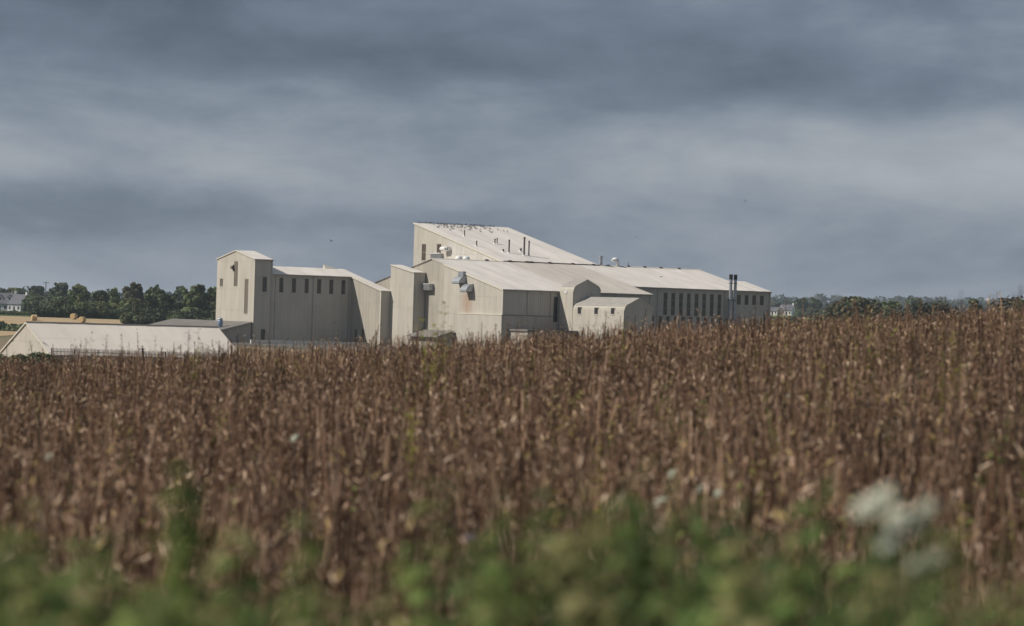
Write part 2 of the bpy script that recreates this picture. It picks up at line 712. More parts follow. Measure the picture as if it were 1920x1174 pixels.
def core(th, prof, x0, x1, m='core', name='wall'):
    """solid with a (y, z) profile swept along x"""
    mb = MB()
    mb.loft([(x0, y, z) for y, z in prof], [(x1, y, z) for y, z in prof])
    return mb.build(name, M[m], th)


def roof(th, x0, x1, yA, zA, yB, zB, m='roof', thick=.13, sw=2.0, m_of=None):
    """pitched roof: a deck with roof sheets on it; from (yA, zA) up to (yB, zB), x0..x1"""
    def deck(mb, a, b, l0, l1):
        mb.loft([(a, yA, zA + l0), (b, yA, zA + l0), (b, yB, zB + l0), (a, yB, zB + l0)],
                [(a, yA, zA + l1), (b, yA, zA + l1), (b, yB, zB + l1), (a, yB, zB + l1)])
    mb = MB()
    deck(mb, x0 + .02, x1 - .02, -thick, -.01)
    o = mb.build('roof', M['trim'], th)
    n = max(1, round((x1 - x0) / sw))
    for k in range(n):
        a = x0 + (x1 - x0) * k / n
        b = x0 + (x1 - x0) * (k + 1) / n
        sb = MB()
        deck(sb, a + .006, b - .006, 0.0, .035 + .012 * (k % 2) + random.uniform(0, .008))
        sb.build('roof_sheet', M[m_of((a + b) / 2) if m_of else m], o)
    return o


def verge(th, x, ya, za, yb, zb, w=.16, t=.1, m='trim'):
    """barge board along a gable edge in the plane x"""
    mb = MB()
    mb.loft([(x - t, ya, za - w), (x, ya, za - w), (x, ya, za + .06), (x - t, ya, za + .06)],
            [(x - t, yb, zb - w), (x, yb, zb - w), (x, yb, zb + .06), (x - t, yb, zb + .06)])
    mb.build('verge_board', M[m], th)


ZE, YR, ZR = fz(3.923), 22.70, fz(8.902)
SLP = (ZR - ZE) / YR
YH, ZH = 6.05, ZE + 6.05 * SLP
XE, XH, XH2, YH2 = 30.2, 57.1, 60.6, 13.9
ZH2 = ZE + YH2 * SLP

# --- main hall -----------------------------------------------------
hall = block('factory_hall', 'broad cream factory hall with low-pitched gable, two round hoods and a rust stain')
w_ = core(hall, [(0, 0), (YR, 0), (YR, ZR - .16), (0, ZE - .16)], 0, XE)
core(hall, [(YR + .01, 0), (2 * YR, 0), (2 * YR, ZE - .16), (YR + .01, ZR - .16)], 0, 14.2)
gtop = [(0, ZE - .06), (YR, ZR - .06), (2 * YR, ZE - .06)]
wall(hall, 'y', 0, 0, 18.7, 0, gtop, joints=(fz(-.38), fz(2.6)), m='wall_rust', parent=w_, t1=.22)
wall(hall, 'y', 0, 18.7, 2 * YR, 0, gtop, joints=(fz(-2.9), fz(1.0), fz(5.2)), m='wall_old', parent=w_, t1=.10)
door = (9.9, 10.75, fz(-1.3), fz(2.95))
wall(hall, 'x', 0, -.2, XE, 0, [(-.2, ZE - .12), (XE, ZE - .12)], joints=(fz(-.39),), wins=[door], parent=w_, m='wall')
d_ = MB()
d_.box(9.92, 10.73, -.04, -.004, fz(-1.3), fz(2.95))
d_.build('door', M['pane'], hall)
roof(hall, -.25, XE + .1, -.25, ZE - .25 * SLP, YR, ZR, m_of=lambda x: 'roof' if x < 15.5 else 'roof_old', sw=1.9)
roof(hall, -.15, 14.3, 2 * YR + .25, ZE - .25 * SLP, YR + .02, ZR, sw=2.4)
verge(hall, -.26, -.27, ZE - .25 * SLP + .02, 18.7, ZE + 18.7 * SLP + .02, w=.26, t=.12)
verge(hall, -.16, 18.72, ZE + 18.72 * SLP, YR, ZR, w=.12, t=.06, m='flash')
verge(hall, -.16, YR, ZR, 2 * YR + .25, ZE - .25 * SLP, w=.12, t=.06, m='flash')
pl_ = MB()                                          # projecting lower cladding strip and corner trim
pl_.box(-.50, -.26, -.3, 13.3, 0, fz(-.42))
pl_.build('plinth_cladding', M['wall'], hall)
pl_ = MB()
pl_.box(-.56, -.22, -.36, 13.36, fz(-.42), fz(-.30))
pl_.build('plinth_flashing', M['trim'], hall)
pl_ = MB()
pl_.box(-.24, XE * .32, -.34, -.13, 0, fz(-.42))
pl_.build('plinth_cladding', M['wall_old'], hall)
pl_ = MB()
pl_.box(-.24, XE * .32, -.40, -.12, fz(-.42), fz(-.33))
pl_.build('plinth_flashing', M['flash'], hall)
ct = MB()
ct.box(-.30, -.10, -.16, .06, fz(-.3), ZE - .2)
ct.build('corner_trim', M['trim'], hall)
# ridge capping with its clips
rc = MB()
rc.loft([(-.2, YR - .35, ZR + .0), (-.2, YR, ZR + .14), (-.2, YR + .3, ZR + .0)], [(14.3, YR - .35, ZR), (14.3, YR, ZR + .14), (14.3, YR + .3, ZR)])
rc.build('ridge_cap', M['trim'], hall)
rc = MB()
rc.box(14.3, 34.9, YR - .12, YR + .04, ZR + .05, ZR + .20)
rc.build('gutter', M['flash'], hall)
for x in (10.8, 15.6, 19.2, 20.1, 24.0, 28.9, 33.4):
    k = MB()
    k.box(x - .35, x + .35, YR - .22, YR - .02, ZR + .1, ZR + .30)
    k.build('ridge_clip', M['flash'], hall)


def hood(th, y, z, w, h, d, m, duct=False):
    """quarter-round extract hood on the lit gable, opening towards the ground"""
    prof = [(0, h)] + [(-d * math.sin(a), h * (math.cos(a))) for a in [math.pi / 2 * k / 6 for k in range(1, 7)]] + [(0, 0)]
    mb = MB()
    mb.loft([(-.2 + px, y - w / 2, z + pz) for px, pz in prof], [(-.2 + px, y + w / 2, z + pz) for px, pz in prof])
    o = mb.build('extract_hood', M[m], th)
    if duct:
        k = MB()
        k.box(-.8, -.21, y - w * .42, y + w * .28, z + h - .05, z + h + .75)
        k.build('duct', M[m], o)
    k = MB()
    k.box(-.2 - d * .96, -.22, y - w / 2 - .03, y + w / 2 + .03, z - .10, z - .005)
    k.build('rim', M['metal_dark'], o)


hood(hall, 12.6, fz(4.75), 2.3, 1.25, 1.5, 'metal', True)
hood(hall, 10.1, fz(3.35), 2.0, 1.35, 1.5, 'metal')


def boxunit(th, x, y0, y1, z0, z1, d=1.0, m='metal'):
    mb = MB()
    mb.box(x - d, x - .11, y0, y1, z0, z1)
    o = mb.build('ventilation_unit', M[m], th)
    k = MB()
    k.box(x - d - .05, x - .11, y0 - .06, y1 + .06, z1 + .002, z1 + .1)
    k.build('cover', M['metal_white'], o)
    k = MB()
    for q in range(4):
        zz = z0 + .1 + (z1 - z0 - .2) * q / 3
        k.box(x - d - .03, x - d - .002, y0 + .1, y1 - .1, zz - .04, zz + .04)
    k.build('louvre', M['metal_dark'], o)


boxunit(hall, 0, 22.1, 24.4, fz(3.45), fz(4.5))
for y in (5.63, 7.15):                              # white mushroom vents on the far side of the ridge
    mb = MB()
    mb.lathe([(.32, -.35), (.32, .1), (.62, .12), (.66, .35), (.55, .62), (.3, .8), (.05, .86)], (y, YR + .75, ZR - .1), 12)
    mb.build('roof_vent', M['metal_white'], hall, smooth=True)

# --- tall hall -----------------------------------------------------
XM, XM2, YM, ZM = 14.36, 34.7, 53.1, fz(15.94)
tall = block('factory_hall', 'tallest cream factory hall with a single slope, flue pipes and birds on its roof')
wt = core(tall, [(YR + .02, 0), (YM, 0), (YM, ZM - .16), (YR + .02, ZR - .16)], XM, XM2)
SM = (ZM - ZR) / (YM - YR)
mw = [(48.75, 50.25, fz(9.05), fz(12.1)), (43.45, 45.0, fz(10.45), fz(12.1))]
M['wall_pale'] = mat('limewashed_cladding', (.50, .475, .43), .8, .12, (.3, .3, .2), 1.0, tint=.04, streak=(.2, 1.0))
wall(tall, 'y', XM, YR + .1, YM, ZE, [(YR, ZR - .04), (YM, ZM - .06)], joints=(fz(10.2),), wins=mw, parent=wt,
     m_of=lambda y: 'wall' if y > 41 or y < 27 else 'wall_pale', pw=1.7)
window(tall, 'y', XM, mw[0], 'pane_brown', 1)
window(tall, 'y', XM, mw[1], 'pane_brown', 0)
roof(tall, XM - .2, XM2 + .2, YR - .02, ZR + .02, YM + .2, ZM + .2 * SM, m='roof', sw=2.05)
verge(tall, XM - .21, YR, ZR + .04, YM + .2, ZM + .2 * SM, w=.16, t=.08)
boxunit(tall, XM, 42.75, 45.8, fz(9.5), fz(10.3), .9)
mb = MB()
mb.tube([(XM - .1, 40.3, fz(11.2)), (XM - .7, 40.3, fz(11.2)), (XM - .95, 40.6, fz(11.22)), (XM - 1.0, 41.0, fz(11.2)), (XM - 1.0, 42.0, fz(11.15))], .38, 10)
mb.build('duct', M['metal_white'], tall, smooth=True)


def flue(th, x, y, z, h, r, m='metal_dark', cap=True, flashing=True):
    mb = MB()
    mb.tube([(x, y, z - .1), (x, y, z + h)], r, 8)
    o = mb.build('flue_pipe', M[m], th, smooth=False)
    if cap:
        k = MB()
        k.lathe([(r * 1.25, h - .25), (r * 1.25, h + .03)], (x, y, z), 8)
        k.build('cowl', M[m], o)
    if flashing:
        k = MB()
        k.loft([(x - r * 3, y - r * 3, z - .1), (x + r * 3, y - r * 3, z - .1), (x + r * 3, y + r * 3, z + .1), (x - r * 3, y + r * 3, z + .1)],
               [(x - r * 1.3, y - r * 1.3, z + .16), (x + r * 1.3, y - r * 1.3, z + .16), (x + r * 1.3, y + r * 1.3, z + .2), (x - r * 1.3, y + r * 1.3, z + .2)])
        k.build('flashing', M['metal_white'], o)


for x, y, z, h, r in [(18.9, 43.1, 13.62, 1.12, .10), (16.23, 34.64, 11.66, 1.0, .11), (21.9, 37.45, 12.32, .96, .11), (22.45, 37.6, 12.36, 1.08, .10),
                      (19.44, 30.78, 10.77, .52, .14), (20.2, 30.07, 10.61, 2.4, .14), (23.9, 31.9, 11.04, .57, .17), (22.4, 28.5, 10.24, 3.3, .16),
                      (23.25, 28.26, 10.19, 2.72, .12)]:
    flue(tall, x, y, fz(z), h, r)

# --- window wing -----------------------------------------------------
wing = block('factory_wing', 'long cream wing with rows of tall dark windows behind the twin flue stacks')
ww = core(wing, [(YH, 0), (YR, 0), (YR, ZR - .16), (YH, ZH - .16)], XE + .02, XH)
core(wing, [(YR, 0), (2 * YR - YH, 0), (2 * YR - YH, ZH - .16), (YR, ZR - .16)], XM2 + .02, XH)
core(wing, [(YH, 0), (YH2, 0), (YH2, ZH2 - .16), (YH, ZH - .16)], XH + .02, XH2)
hw = []
for k in range(8):
    s = 36.9 + k * 1.685
    hw.append((s, s + .88, fz(.42), fz(4.42)))
lw = []
for k in range(11):
    s = 34.3 + k * 1.64
    lw.append((s, s + .8, fz(-2.6), fz(.28)))
rw = []
for k in range(4):
    s = 52.95 + k * 1.72
    rw.append((s, s + .92, fz(2.7), fz(4.5)))
wall(wing, 'x', YH, XE + .1, XH2, 0, [(XE, ZH - .1), (XH2, ZH - .1)], joints=(fz(.33), fz(4.6)), wins=hw + lw + rw, parent=ww, m='wall', pw=1.7)
for w in hw:
    window(wing, 'x', YH, w, 'pane_brown', 2)
for w in lw:
    window(wing, 'x', YH, w, 'pane_brown', 1)
for w in rw:
    window(wing, 'x', YH, w, 'pane_brown', 0)
roof(wing, XE + .12, XH, YH - .25, ZH - .25 * SLP, YR, ZR, m='roof', sw=1.9)
roof(wing, XM2 + .1, XH, 2 * YR - YH + .25, ZH - .25 * SLP, YR + .02, ZR, m='roof', sw=2.5)
roof(wing, XH + .02, XH2 + .1, YH - .25, ZH - .25 * SLP, YH2, ZH2, m='roof', sw=1.8)
rc = MB()
rc.loft([(XM2 + .3, YR - .35, ZR), (XM2 + .3, YR, ZR + .14), (XM2 + .3, YR + .3, ZR)], [(XH, YR - .35, ZR), (XH, YR, ZR + .14), (XH, YR + .3, ZR)])
rc.build('ridge_cap', M['trim'], wing)
for x in (36.6, 41.0, 44.6, 48.2, 52.3):
    k = MB()
    k.box(x - .3, x + .3, YR - .2, YR, ZR + .1, ZR + .28)
    k.build('ridge_clip', M['flash'], wing)
flue(wing, 41.1, YR, ZR + .1, .75, .05, cap=False, flashing=False)
flue(wing, 35.2, YR + .3, ZR, 1.75, .34, 'metal', cap=True, flashing=False)
mb = MB()
mb.tube([(38.9, YR + .2, ZR - .1), (38.9, YR + .2, ZR + .75), (38.75, YR + .2, ZR + 1.1), (38.4, YR + .2, ZR + 1.3), (38.05, YR + .2, ZR + 1.22), (37.85, YR + .2, ZR + .95)],
        [.3, .3, .33, .36, .4, .42], 10)
mb.build('gooseneck_vent', M['metal_white'], wing, smooth=True)
k = MB()
k.box(XE + 12.4, XE + 12.9, 14.9, 15.2, ZE + 15 * SLP + .04, ZE + 15 * SLP + .12)
k.build('patch', M['flash'], wing)

# --- tower and west wing -------------------------------------------
XT, XT2, YL, YT, ZT, ZAP = -23.6, -20.2, 43.19, 57.4, fz(8.0), fz(9.48)
YA = (YL + YT) / 2
tower = block('factory_tower', 'cream gabled tower with three narrow windows at the left end of the factory')
tw = core(tower, [(YL, 0), (YT, 0), (YT, ZT - .12), (YA, ZAP - .12), (YL, ZT - .12)], XT, XT2)
tws = [(54.95, 56.2, fz(3.06), fz(4.5)), (49.4, 50.85, fz(3.15), fz(7.55)), (45.3, 46.7, fz(-1.6), fz(4.5))]
wall(tower, 'y', XT, YL - .12, YT, 0, [(YL - .12, ZT - .03), (YA, ZAP - .03), (YT, ZT - .03)], joints=(fz(-.9), fz(2.7), fz(7.6)), wins=tws, parent=tw, pw=1.75)
for w in tws:
    window(tower, 'y', XT, w, 'pane_dull', 0)
ts = [(-22.15, -21.25, fz(2.3), fz(4.95)), (-22.2, -21.3, fz(-6.4), fz(-4.1))]
wall(tower, 'x', YL, XT, XT2, 0, [(XT, ZT - .08), (XT2, ZT - .08)], joints=(fz(-4.1), fz(.25), fz(5.05)), wins=ts, parent=tw, pw=1.7)
for w in ts:
    window(tower, 'x', YL, w, 'pane', 0)
sT = (ZAP - ZT) / (YA - YL)
roof(tower, XT - .2, XT2 + .1, YL - .2, ZT - .2 * sT, YA, ZAP, m='roof', sw=1.8)
roof(tower, XT - .2, XT2 + .1, YT + .2, ZT - .2 * sT, YA + .02, ZAP, m='roof', sw=1.8)
verge(tower, XT - .21, YL - .2, ZT - .2 * sT, YA, ZAP, w=.1, t=.06)
verge(tower, XT - .21, YA, ZAP, YT + .2, ZT - .2 * sT, w=.1, t=.06)
k = MB()
k.box(XT - .5, XT - .12, 50.9, 51.55, fz(6.2), fz(6.75))
k.box(XT - .3, XT - .12, 50.95, 51.1, fz(5.9), fz(7.0))
k.build('lamp_bracket', M['metal_dark'], tower)

XC, XD, YC, ZC = -4.24, -2.41, 32.67, fz(3.22)
YRL, ZRL = 49.4, fz(6.93)
SC = (ZRL - ZC) / (YRL - YC)
ZL = ZC + (YL - YC) * SC
west = block('factory_wing', 'shaded cream wing with a row of six dark windows between tower and low gable end')
wl = core(west, [(YL, 0), (2 * YRL - YL, 0), (2 * YRL - YL, ZL - .14), (YRL, ZRL - .14), (YL, ZL - .14)], XT2 + .02, XC)
wc = core(west, [(YC, 0), (YRL, 0), (YRL, ZRL - .14), (YC, ZC - .14)], XC + .01, XD - .02)
lws = [(s, s + .87, fz(2.3), fz(4.93)) for s in (-18.85, -16.36, -13.82, -11.32, -8.88, -6.42)]
wall(west, 'x', YL, XT2 + .03, XC - .12, 0, [(XT2, ZL - .1), (XC, ZL - .1)], joints=(fz(-4.1), fz(.25), fz(5.05)), wins=lws, parent=wl, pw=1.75)
for w in lws:
    window(west, 'x', YL, w, 'pane', 0)
cws = [(40.7, 41.6, fz(-6.0), fz(-3.65)), (38.1, 39.2, fz(-6.0), fz(-3.65))]
wall(west, 'y', XC + .01, YC - .12, YL, 0, [(YC - .12, ZC - .08), (YL, ZL - .08)], joints=(fz(.9),), wins=cws, parent=wc, pw=1.7, m='wall_old')
for w in cws:
    window(west, 'y', XC + .01, w, 'pane_dull', 0)
wall(west, 'x', YC, XC, XD - .03, 0, [(XC, ZC - .1), (XD, ZC - .1)], joints=(fz(.9),), parent=wc, pw=1.7)
roof(west, XT2 + .12, XC - .2, YL - .25, ZL - .25 * SC, YRL, ZRL, m='roof', sw=1.9)
roof(west, XT2 + .12, XD, 2 * YRL - YL + .2, ZL - .2 * SC, YRL + .02, ZRL, m='roof', sw=2.4)
roof(west, XC - .2, XD, YC - .25, ZC - .25 * SC, YRL, ZRL, m='roof', sw=1.9)
verge(west, XC - .21, YC - .25, ZC - .25 * SC, YL - .3, ZL - .3 * SC, w=.14, t=.07)
k = MB()
k.loft([(-6.4, YRL - .3, ZRL + .02), (-6.4, YRL + .5, ZRL - .1), (-6.4, YRL + .5, ZRL + .75)], [(-4.0, YRL - .3, ZRL + .02), (-4.0, YRL + .5, ZRL - .1), (-4.0, YRL + .5, ZRL + .1)])
k.build('ridge_ventilator', M['trim'], west)
k = MB()
k.box(XC - .20, XC - .08, YC - .16, YC + .1, 0, ZC - .15)
k.build('corner_trim', M['trim'], west)

YD, ZDe, YD2, ZD2 = 24.85, fz(6.49), YC, fz(7.76)
link = block('factory_block', 'narrow cream block with a slanted top between the gable wing and main hall')
wd = core(link, [(YD, 0), (YD2, 0), (YD2, ZD2 - .13), (YD, ZDe - .13)], XD, -.3)
wall(link, 'y', XD, YD - .1, YD2, 0, [(YD - .1, ZDe - .05), (YD2, ZD2 - .05)], joints=(fz(.4), fz(4.0)), parent=wd, pw=1.6)
wall(link, 'x', YD, XD, -.25, 0, [(XD, ZDe - .09), (0, ZDe - .09)], joints=(fz(.4),), parent=wd, pw=1.3)
sD = (ZD2 - ZDe) / (YD2 - YD)
roof(link, XD - .2, -.25, YD - .2, ZDe - .2 * sD, YD2, ZD2, m='roof', sw=1.2)
verge(link, XD - .21, YD - .2, ZDe - .2 * sD, YD2, ZD2, w=.1, t=.06)

# --- round-shouldered annexe ------------------------------------------
ann = block('factory_annexe', 'round-shouldered cream annexe stepping down in front of the window wing')


def barrel(th, x0, x1, y0, y1, zs, za, r, wins=(), pw=1.6):
    """block with rounded eaves, ridge along y; front end at y0"""
    def prof(inset, lift):
        pts = []
        xm = (x0 + x1) / 2
        for k in range(5):
            a = math.pi - math.pi / 2 * .8 * k / 4
            pts.append((x0 + r + (r - inset) * math.cos(a) + 0, zs - r + (r - inset) * math.sin(a) + lift))
        pts.append((xm, za - inset + lift))
        for k in range(5):
            a = math.pi / 2 * (.2) + math.pi / 2 * .8 * k / 4 * 0 + (math.pi / 2 * .8) * 0
            a = math.pi * .1 + 0
            a = math.pi / 2 * 1.0 - math.pi / 2 * .2 - math.pi / 2 * .8 * k / 4 + 0
            pts.append((x1 - r + (r - inset) * math.cos(a), zs - r + (r - inset) * math.sin(a) + lift))
        return pts
    p = [(x0, 0)] + prof(0, 0) + [(x1, 0)]
    mb = MB()
    mb.loft([(x, y0, z) for x, z in p], [(x, y1, z) for x, z in p])
    body = mb.build('wall', M['wall'], th)
    # roof skin over the crown
    q = prof(0, .03)[2:-2]
    q2 = prof(0, .09)[2:-2]
    loop = q + q2[::-1]
    mb = MB()
    mb.loft([(x, y0 - .1, z) for x, z in loop], [(x, y1, z) for x, z in loop])
    mb.build('roof', M['roof_mid'], th)
    # pale rounded verge on the front end
    o_ = prof(-.09, 0)
    i_ = prof(.12, 0)
    mb = MB()
    loop = [(x0 - .09, zs - 2.6)] + o_ + [(x1 + .09, zs - 2.6), (x1 - .12, zs - 2.6)] + i_[::-1] + [(x0 + .12, zs - 2.6)]
    n = len(o_) + 1
    for k in range(len(o_) - 1):
        a, b, c, d = o_[k], o_[k + 1], i_[k + 1], i_[k]
        mb.loft([(a[0], y0 - .09, a[1]), (b[0], y0 - .09, b[1]), (c[0], y0 - .09, c[1]), (d[0], y0 - .09, d[1])],
                [(a[0], y0 - .005, a[1]), (b[0], y0 - .005, b[1]), (c[0], y0 - .005, c[1]), (d[0], y0 - .005, d[1])])
    mb.build('verge_trim', M['trim'], th)
    wall(th, 'y', x0, y0 + .02, y1 - .02, 0, [(y0, zs - r - .02), (y1, zs - r - .02)], wins=wins, joints=(fz(-1.6),), parent=body, pw=pw, t0=.012, t1=.07)
    wall(th, 'x', y0, x0 + .15, x1 - .15, 0, [(x0, zs - r - .1), (x1, zs - r - .1)], parent=body, pw=1.35, t0=.01, t1=.03)
    return body


XF = 10.88
barrel(ann, XF, 16.3, -4.44, -.45, fz(5.05), fz(5.9), 1.1)
aw = [(-7.0, -5.85, fz(.15), fz(1.36)), (-11.85, -10.7, fz(.2), fz(1.36)), (-16.55, -15.45, fz(.28), fz(1.36))]
barrel(ann, XF + .02, 16.5, -19.2, -4.47, fz(2.0), fz(3.0), 1.0, wins=aw)
for w in aw:
    window(ann, 'y', XF + .02, w, 'pane', 0)
k = MB()
k.box(XF - .16, XF - .075, -2.6, -2.05, fz(3.55), fz(3.95))
k.build('wall_plate', M['metal_white'], ann)

def gutter(th, x0, x1, y, z, pipes, zb=0.0):
    mb = MB()
    mb.box(x0, x1, y - .16, y - .02, z - .16, z - .03)
    g = mb.build('gutter', M['gutter'], th)
    for x in pipes:
        mb = MB()
        mb.tube([(x, y - .06, z - .17), (x, y + .09, z - .5), (x, y + .09, zb)], .055, 6)
        mb.build('downpipe', M['gutter'], g)


M['gutter'] = mat('grey_gutter', (.32, .29, .25), .7, .15)
gutter(hall, -.2, XE, -.25, ZE - .25 * SLP, (4.6, 9.2, 22.5, 29.6), .2)
gutter(wing, XE + .2, XH2, YH - .25, ZH - .25 * SLP, (35.6, 50.2, 60.2), .2)
gutter(west, XT2 + .2, XC - .3, YL - .25, ZL - .25 * SC, (-19.6, -12.1, -4.9), .2)
gutter(tower, XT - .1, XT2, YL - .2, ZT - .2 * sT, (-20.45,), .2)

# --- small low buildings in front -------------------------------------
low = block('low_annexe', 'low flat-roofed concrete annexe against the shaded wall of the main hall')
mb = MB()
mb.box(1.0, 10.5, -6.0, -.5, 0, fz(-2.95))
mb.build('wall', M['wall_old'], low)
mb = MB()
mb.box(.75, 10.7, -6.3, -.48, fz(-2.94), fz(-2.62))
mb.build('roof', M['roof_grey'], low)
mb = MB()
mb.box(2.2, 3.2, -6.05, -5.99, .3, 2.4)
mb.build('door', M['pane_brown'], low)
lean = block('lean_to', 'low dark lean-to with grey sloping roof below the weathered hall gable')
mb = MB()
mb.loft([(-3.2, 15.2, 0), (-.55, 15.2, 0), (-.55, 15.2, fz(-3.5)), (-3.2, 15.2, fz(-4.3))], [(-3.2, 24.2, 0), (-.55, 24.2, 0), (-.55, 24.2, fz(-3.5)), (-3.2, 24.2, fz(-4.3))])
mb.build('wall', M['wall_old'], lean)
mb = MB()
mb.loft([(-4.0, 14.4, fz(-4.55)), (-.52, 14.4, fz(-3.4)), (-.52, 14.4, fz(-3.3)), (-4.0, 14.4, fz(-4.45))], [(-4.0, 24.5, fz(-4.55)), (-.52, 24.5, fz(-3.4)), (-.52, 24.5, fz(-3.3)), (-4.0, 24.5, fz(-4.45))])
mb.build('roof', M['roof_grey'], lean)
kx = block('lean_to', 'wide grey-roofed lean-to at the foot of the tower')
sK = .245
mb = MB()
zk = fz(-2.96)
mb.loft([(-33, 43.6, 0), (XT - .25, 43.6, 0), (XT - .25, 43.6, zk - .2), (-33, 43.6, zk - .2 - 9.15 * sK)], [(-33, 74, 0), (XT - .25, 74, 0), (XT - .25, 74, zk - .2), (-33, 74, zk - .2 - 9.15 * sK)])
kw = mb.build('wall', M['core'], kx)
wall(kx, 'x', 43.6, -33, XT - .28, 0, [(-33, zk - .3 - 9.15 * sK), (XT - .28, zk - .3)], parent=kw, pw=1.6, m='wall_old')
mb = MB()
mb.loft([(-33.4, 43.2, zk - 9.65 * sK - .12), (XT - .24, 43.2, zk - .12), (XT - .24, 43.2, zk), (-33.4, 43.2, zk - 9.65 * sK)], [(-33.4, 74.3, zk - 9.65 * sK - .12), (XT - .24, 74.3, zk - .12), (XT - .24, 74.3, zk), (-33.4, 74.3, zk - 9.65 * sK)])
rk = mb.build('roof', M['trim'], kx)
for k_ in range(15):
    a, b = 43.2 + k_ * 2.073, 43.2 + (k_ + 1) * 2.073
    mb = MB()
    l1 = .03 + .012 * (k_ % 2)
    mb.loft([(-33.42, a, zk - 9.65 * sK + .003), (XT - .25, a, zk + .003), (XT - .25, a, zk + l1), (-33.42, a, zk - 9.65 * sK + l1)],
            [(-33.42, b - .01, zk - 9.65 * sK + .003), (XT - .25, b - .01, zk + .003), (XT - .25, b - .01, zk + l1), (-33.42, b - .01, zk - 9.65 * sK + l1)])
    mb.build('roof_sheet', M['roof_grey'], rk)


def fw(x, y, zrel):
    """factory frame -> world"""
    v = ORG + U * x + W * y
    return Vector((v.x, v.y, EYE + zrel))


# blue-grey ventilator on the lean-to
vt = thing('roof_ventilator', 'blue-grey barrel-shaped metal ventilator on the lean-to roof beside the tower', 'ventilator', fw(-28.3, 46.6, -4.15), TH)
mb = MB()
mb.lathe([(.30, -.1), (.30, .25), (.44, .45), (.48, .8), (.46, 1.2), (.38, 1.45)], (0, 0, 0), 14)
mb.build('drum', M['blue'], vt, smooth=True)
mb = MB()
mb.lathe([(.46, 1.46), (.48, 1.55), (.30, 1.72), (.04, 1.80)], (0, 0, 0), 14)
mb.build('cap', M['metal'], vt, smooth=True)

# twin flue stacks
for i, (x, lab) in enumerate(((50.75, 'left of two tall grey flue stacks with soot-black tops beside the window wing'),
                              (51.75, 'right of two tall grey flue stacks with soot-black tops beside the window wing'))):
    st = thing('flue_stack', lab, 'flue stack', fw(x, 4.95, BASE), TH, 'twin flue stacks')
    mb = MB()
    mb.tube([(0, 0, 0), (0, 0, 13.7)], .29, 12)
    mb.build('pipe', M['metal'], st, smooth=False)
    mb = MB()
    mb.lathe([(.33, 13.7), (.33, 14.6)], (0, 0, 0), 12)
    mb.build('cap', M['black'], st)
    for zz in (3.0, 6.5, 10.0, 13.0):
        mb = MB()
        mb.lathe([(.33, zz), (.33, zz + .12)], (0, 0, 0), 12)
        mb.box(-.05, .05, .28, .92, zz + .02, zz + .1)
        mb.build('bracket', M['metal_dark'], st)

# yard, low pale wall
yc = [ORG + U * a + W * b for a, b in ((-40, -30), (70, -30), (70, 85), (-40, 85))]
mb = MB()
mb.poly([(p.x, p.y, EYE + BASE + .05) for p in yc])
M['yard'] = mat('yard_asphalt', (.10, .095, .085), .95, .2, nscale=.15)
yo = mb.build('yard', M['yard'], None, fix=False)
yo['kind'] = 'structure'
mb = MB()
mb.box(0, 24.2, 0, .3, 0, .5)
mb.box(-.06, 24.26, -.06, .36, .504, .6)
lw_ = mb.build('yard_wall', M['white'])
lw_.location = fw(-27.5, 36.5, BASE + .05)
lw_.rotation_euler = (0, 0, TH)
tag(lw_, 'low pale yard wall along the foot of the shaded west wing', 'wall')

# --- storage shed --------------------------------------------------------
sh = thing('storage_shed', 'long low shed with pale pitched roof behind the palisade fence', 'shed', (-61.255, 360.0, EYE - 8.9), TH)
ZA_ = 8.9 - 3.07
SS = .5
HW = 7.6
LS = 26.7
mb = MB()
mb.loft([(0, -HW, 0), (0, HW, 0), (0, HW, ZA_ - HW * SS - .1), (0, 0, ZA_ - .1), (0, -HW, ZA_ - HW * SS - .1)],
        [(LS, -HW, 0), (LS, HW, 0), (LS, HW, ZA_ - HW * SS - .1), (LS, 0, ZA_ - .1), (LS, -HW, ZA_ - HW * SS - .1)])
sw_ = mb.build('wall', M['core'], sh)
wall(sh, 'y', 0, -HW, HW, 0, [(-HW, ZA_ - HW * SS - .06), (0, ZA_ - .06), (HW, ZA_ - HW * SS - .06)], joints=(3.4,), parent=sw_, pw=2.0, m='wall')
wall(sh, 'x', -HW, 0, LS, 0, [(0, ZA_ - HW * SS - .1), (LS, ZA_ - HW * SS - .1)], parent=sw_, pw=2.2, m='wall')
SY = -HW - .25
for ya, yb in ((SY, -3.9), (-3.88, 0)):
    roof(sh, -.2, LS + .2, ya, ZA_ + ya * SS, yb, ZA_ + yb * SS, m='roof_white', sw=2.05)
roof(sh, -.2, LS + .2, -SY, ZA_ + SY * SS, .02, ZA_, m='roof', sw=2.2)
verge(sh, -.21, SY, ZA_ + SY * SS, 0, ZA_, w=.14, t=.07)
verge(sh, -.21, 0, ZA_, -SY, ZA_ + SY * SS, w=.14, t=.07)
mb = MB()
mb.loft([(-.25, -.3, ZA_ - .08), (-.25, 0, ZA_ + .12), (-.25, .3, ZA_ - .08)], [(LS + .25, -.3, ZA_ - .08), (LS + .25, 0, ZA_ + .12), (LS + .25, .3, ZA_ - .08)])
mb.build('ridge_cap', M['flash'], sh)

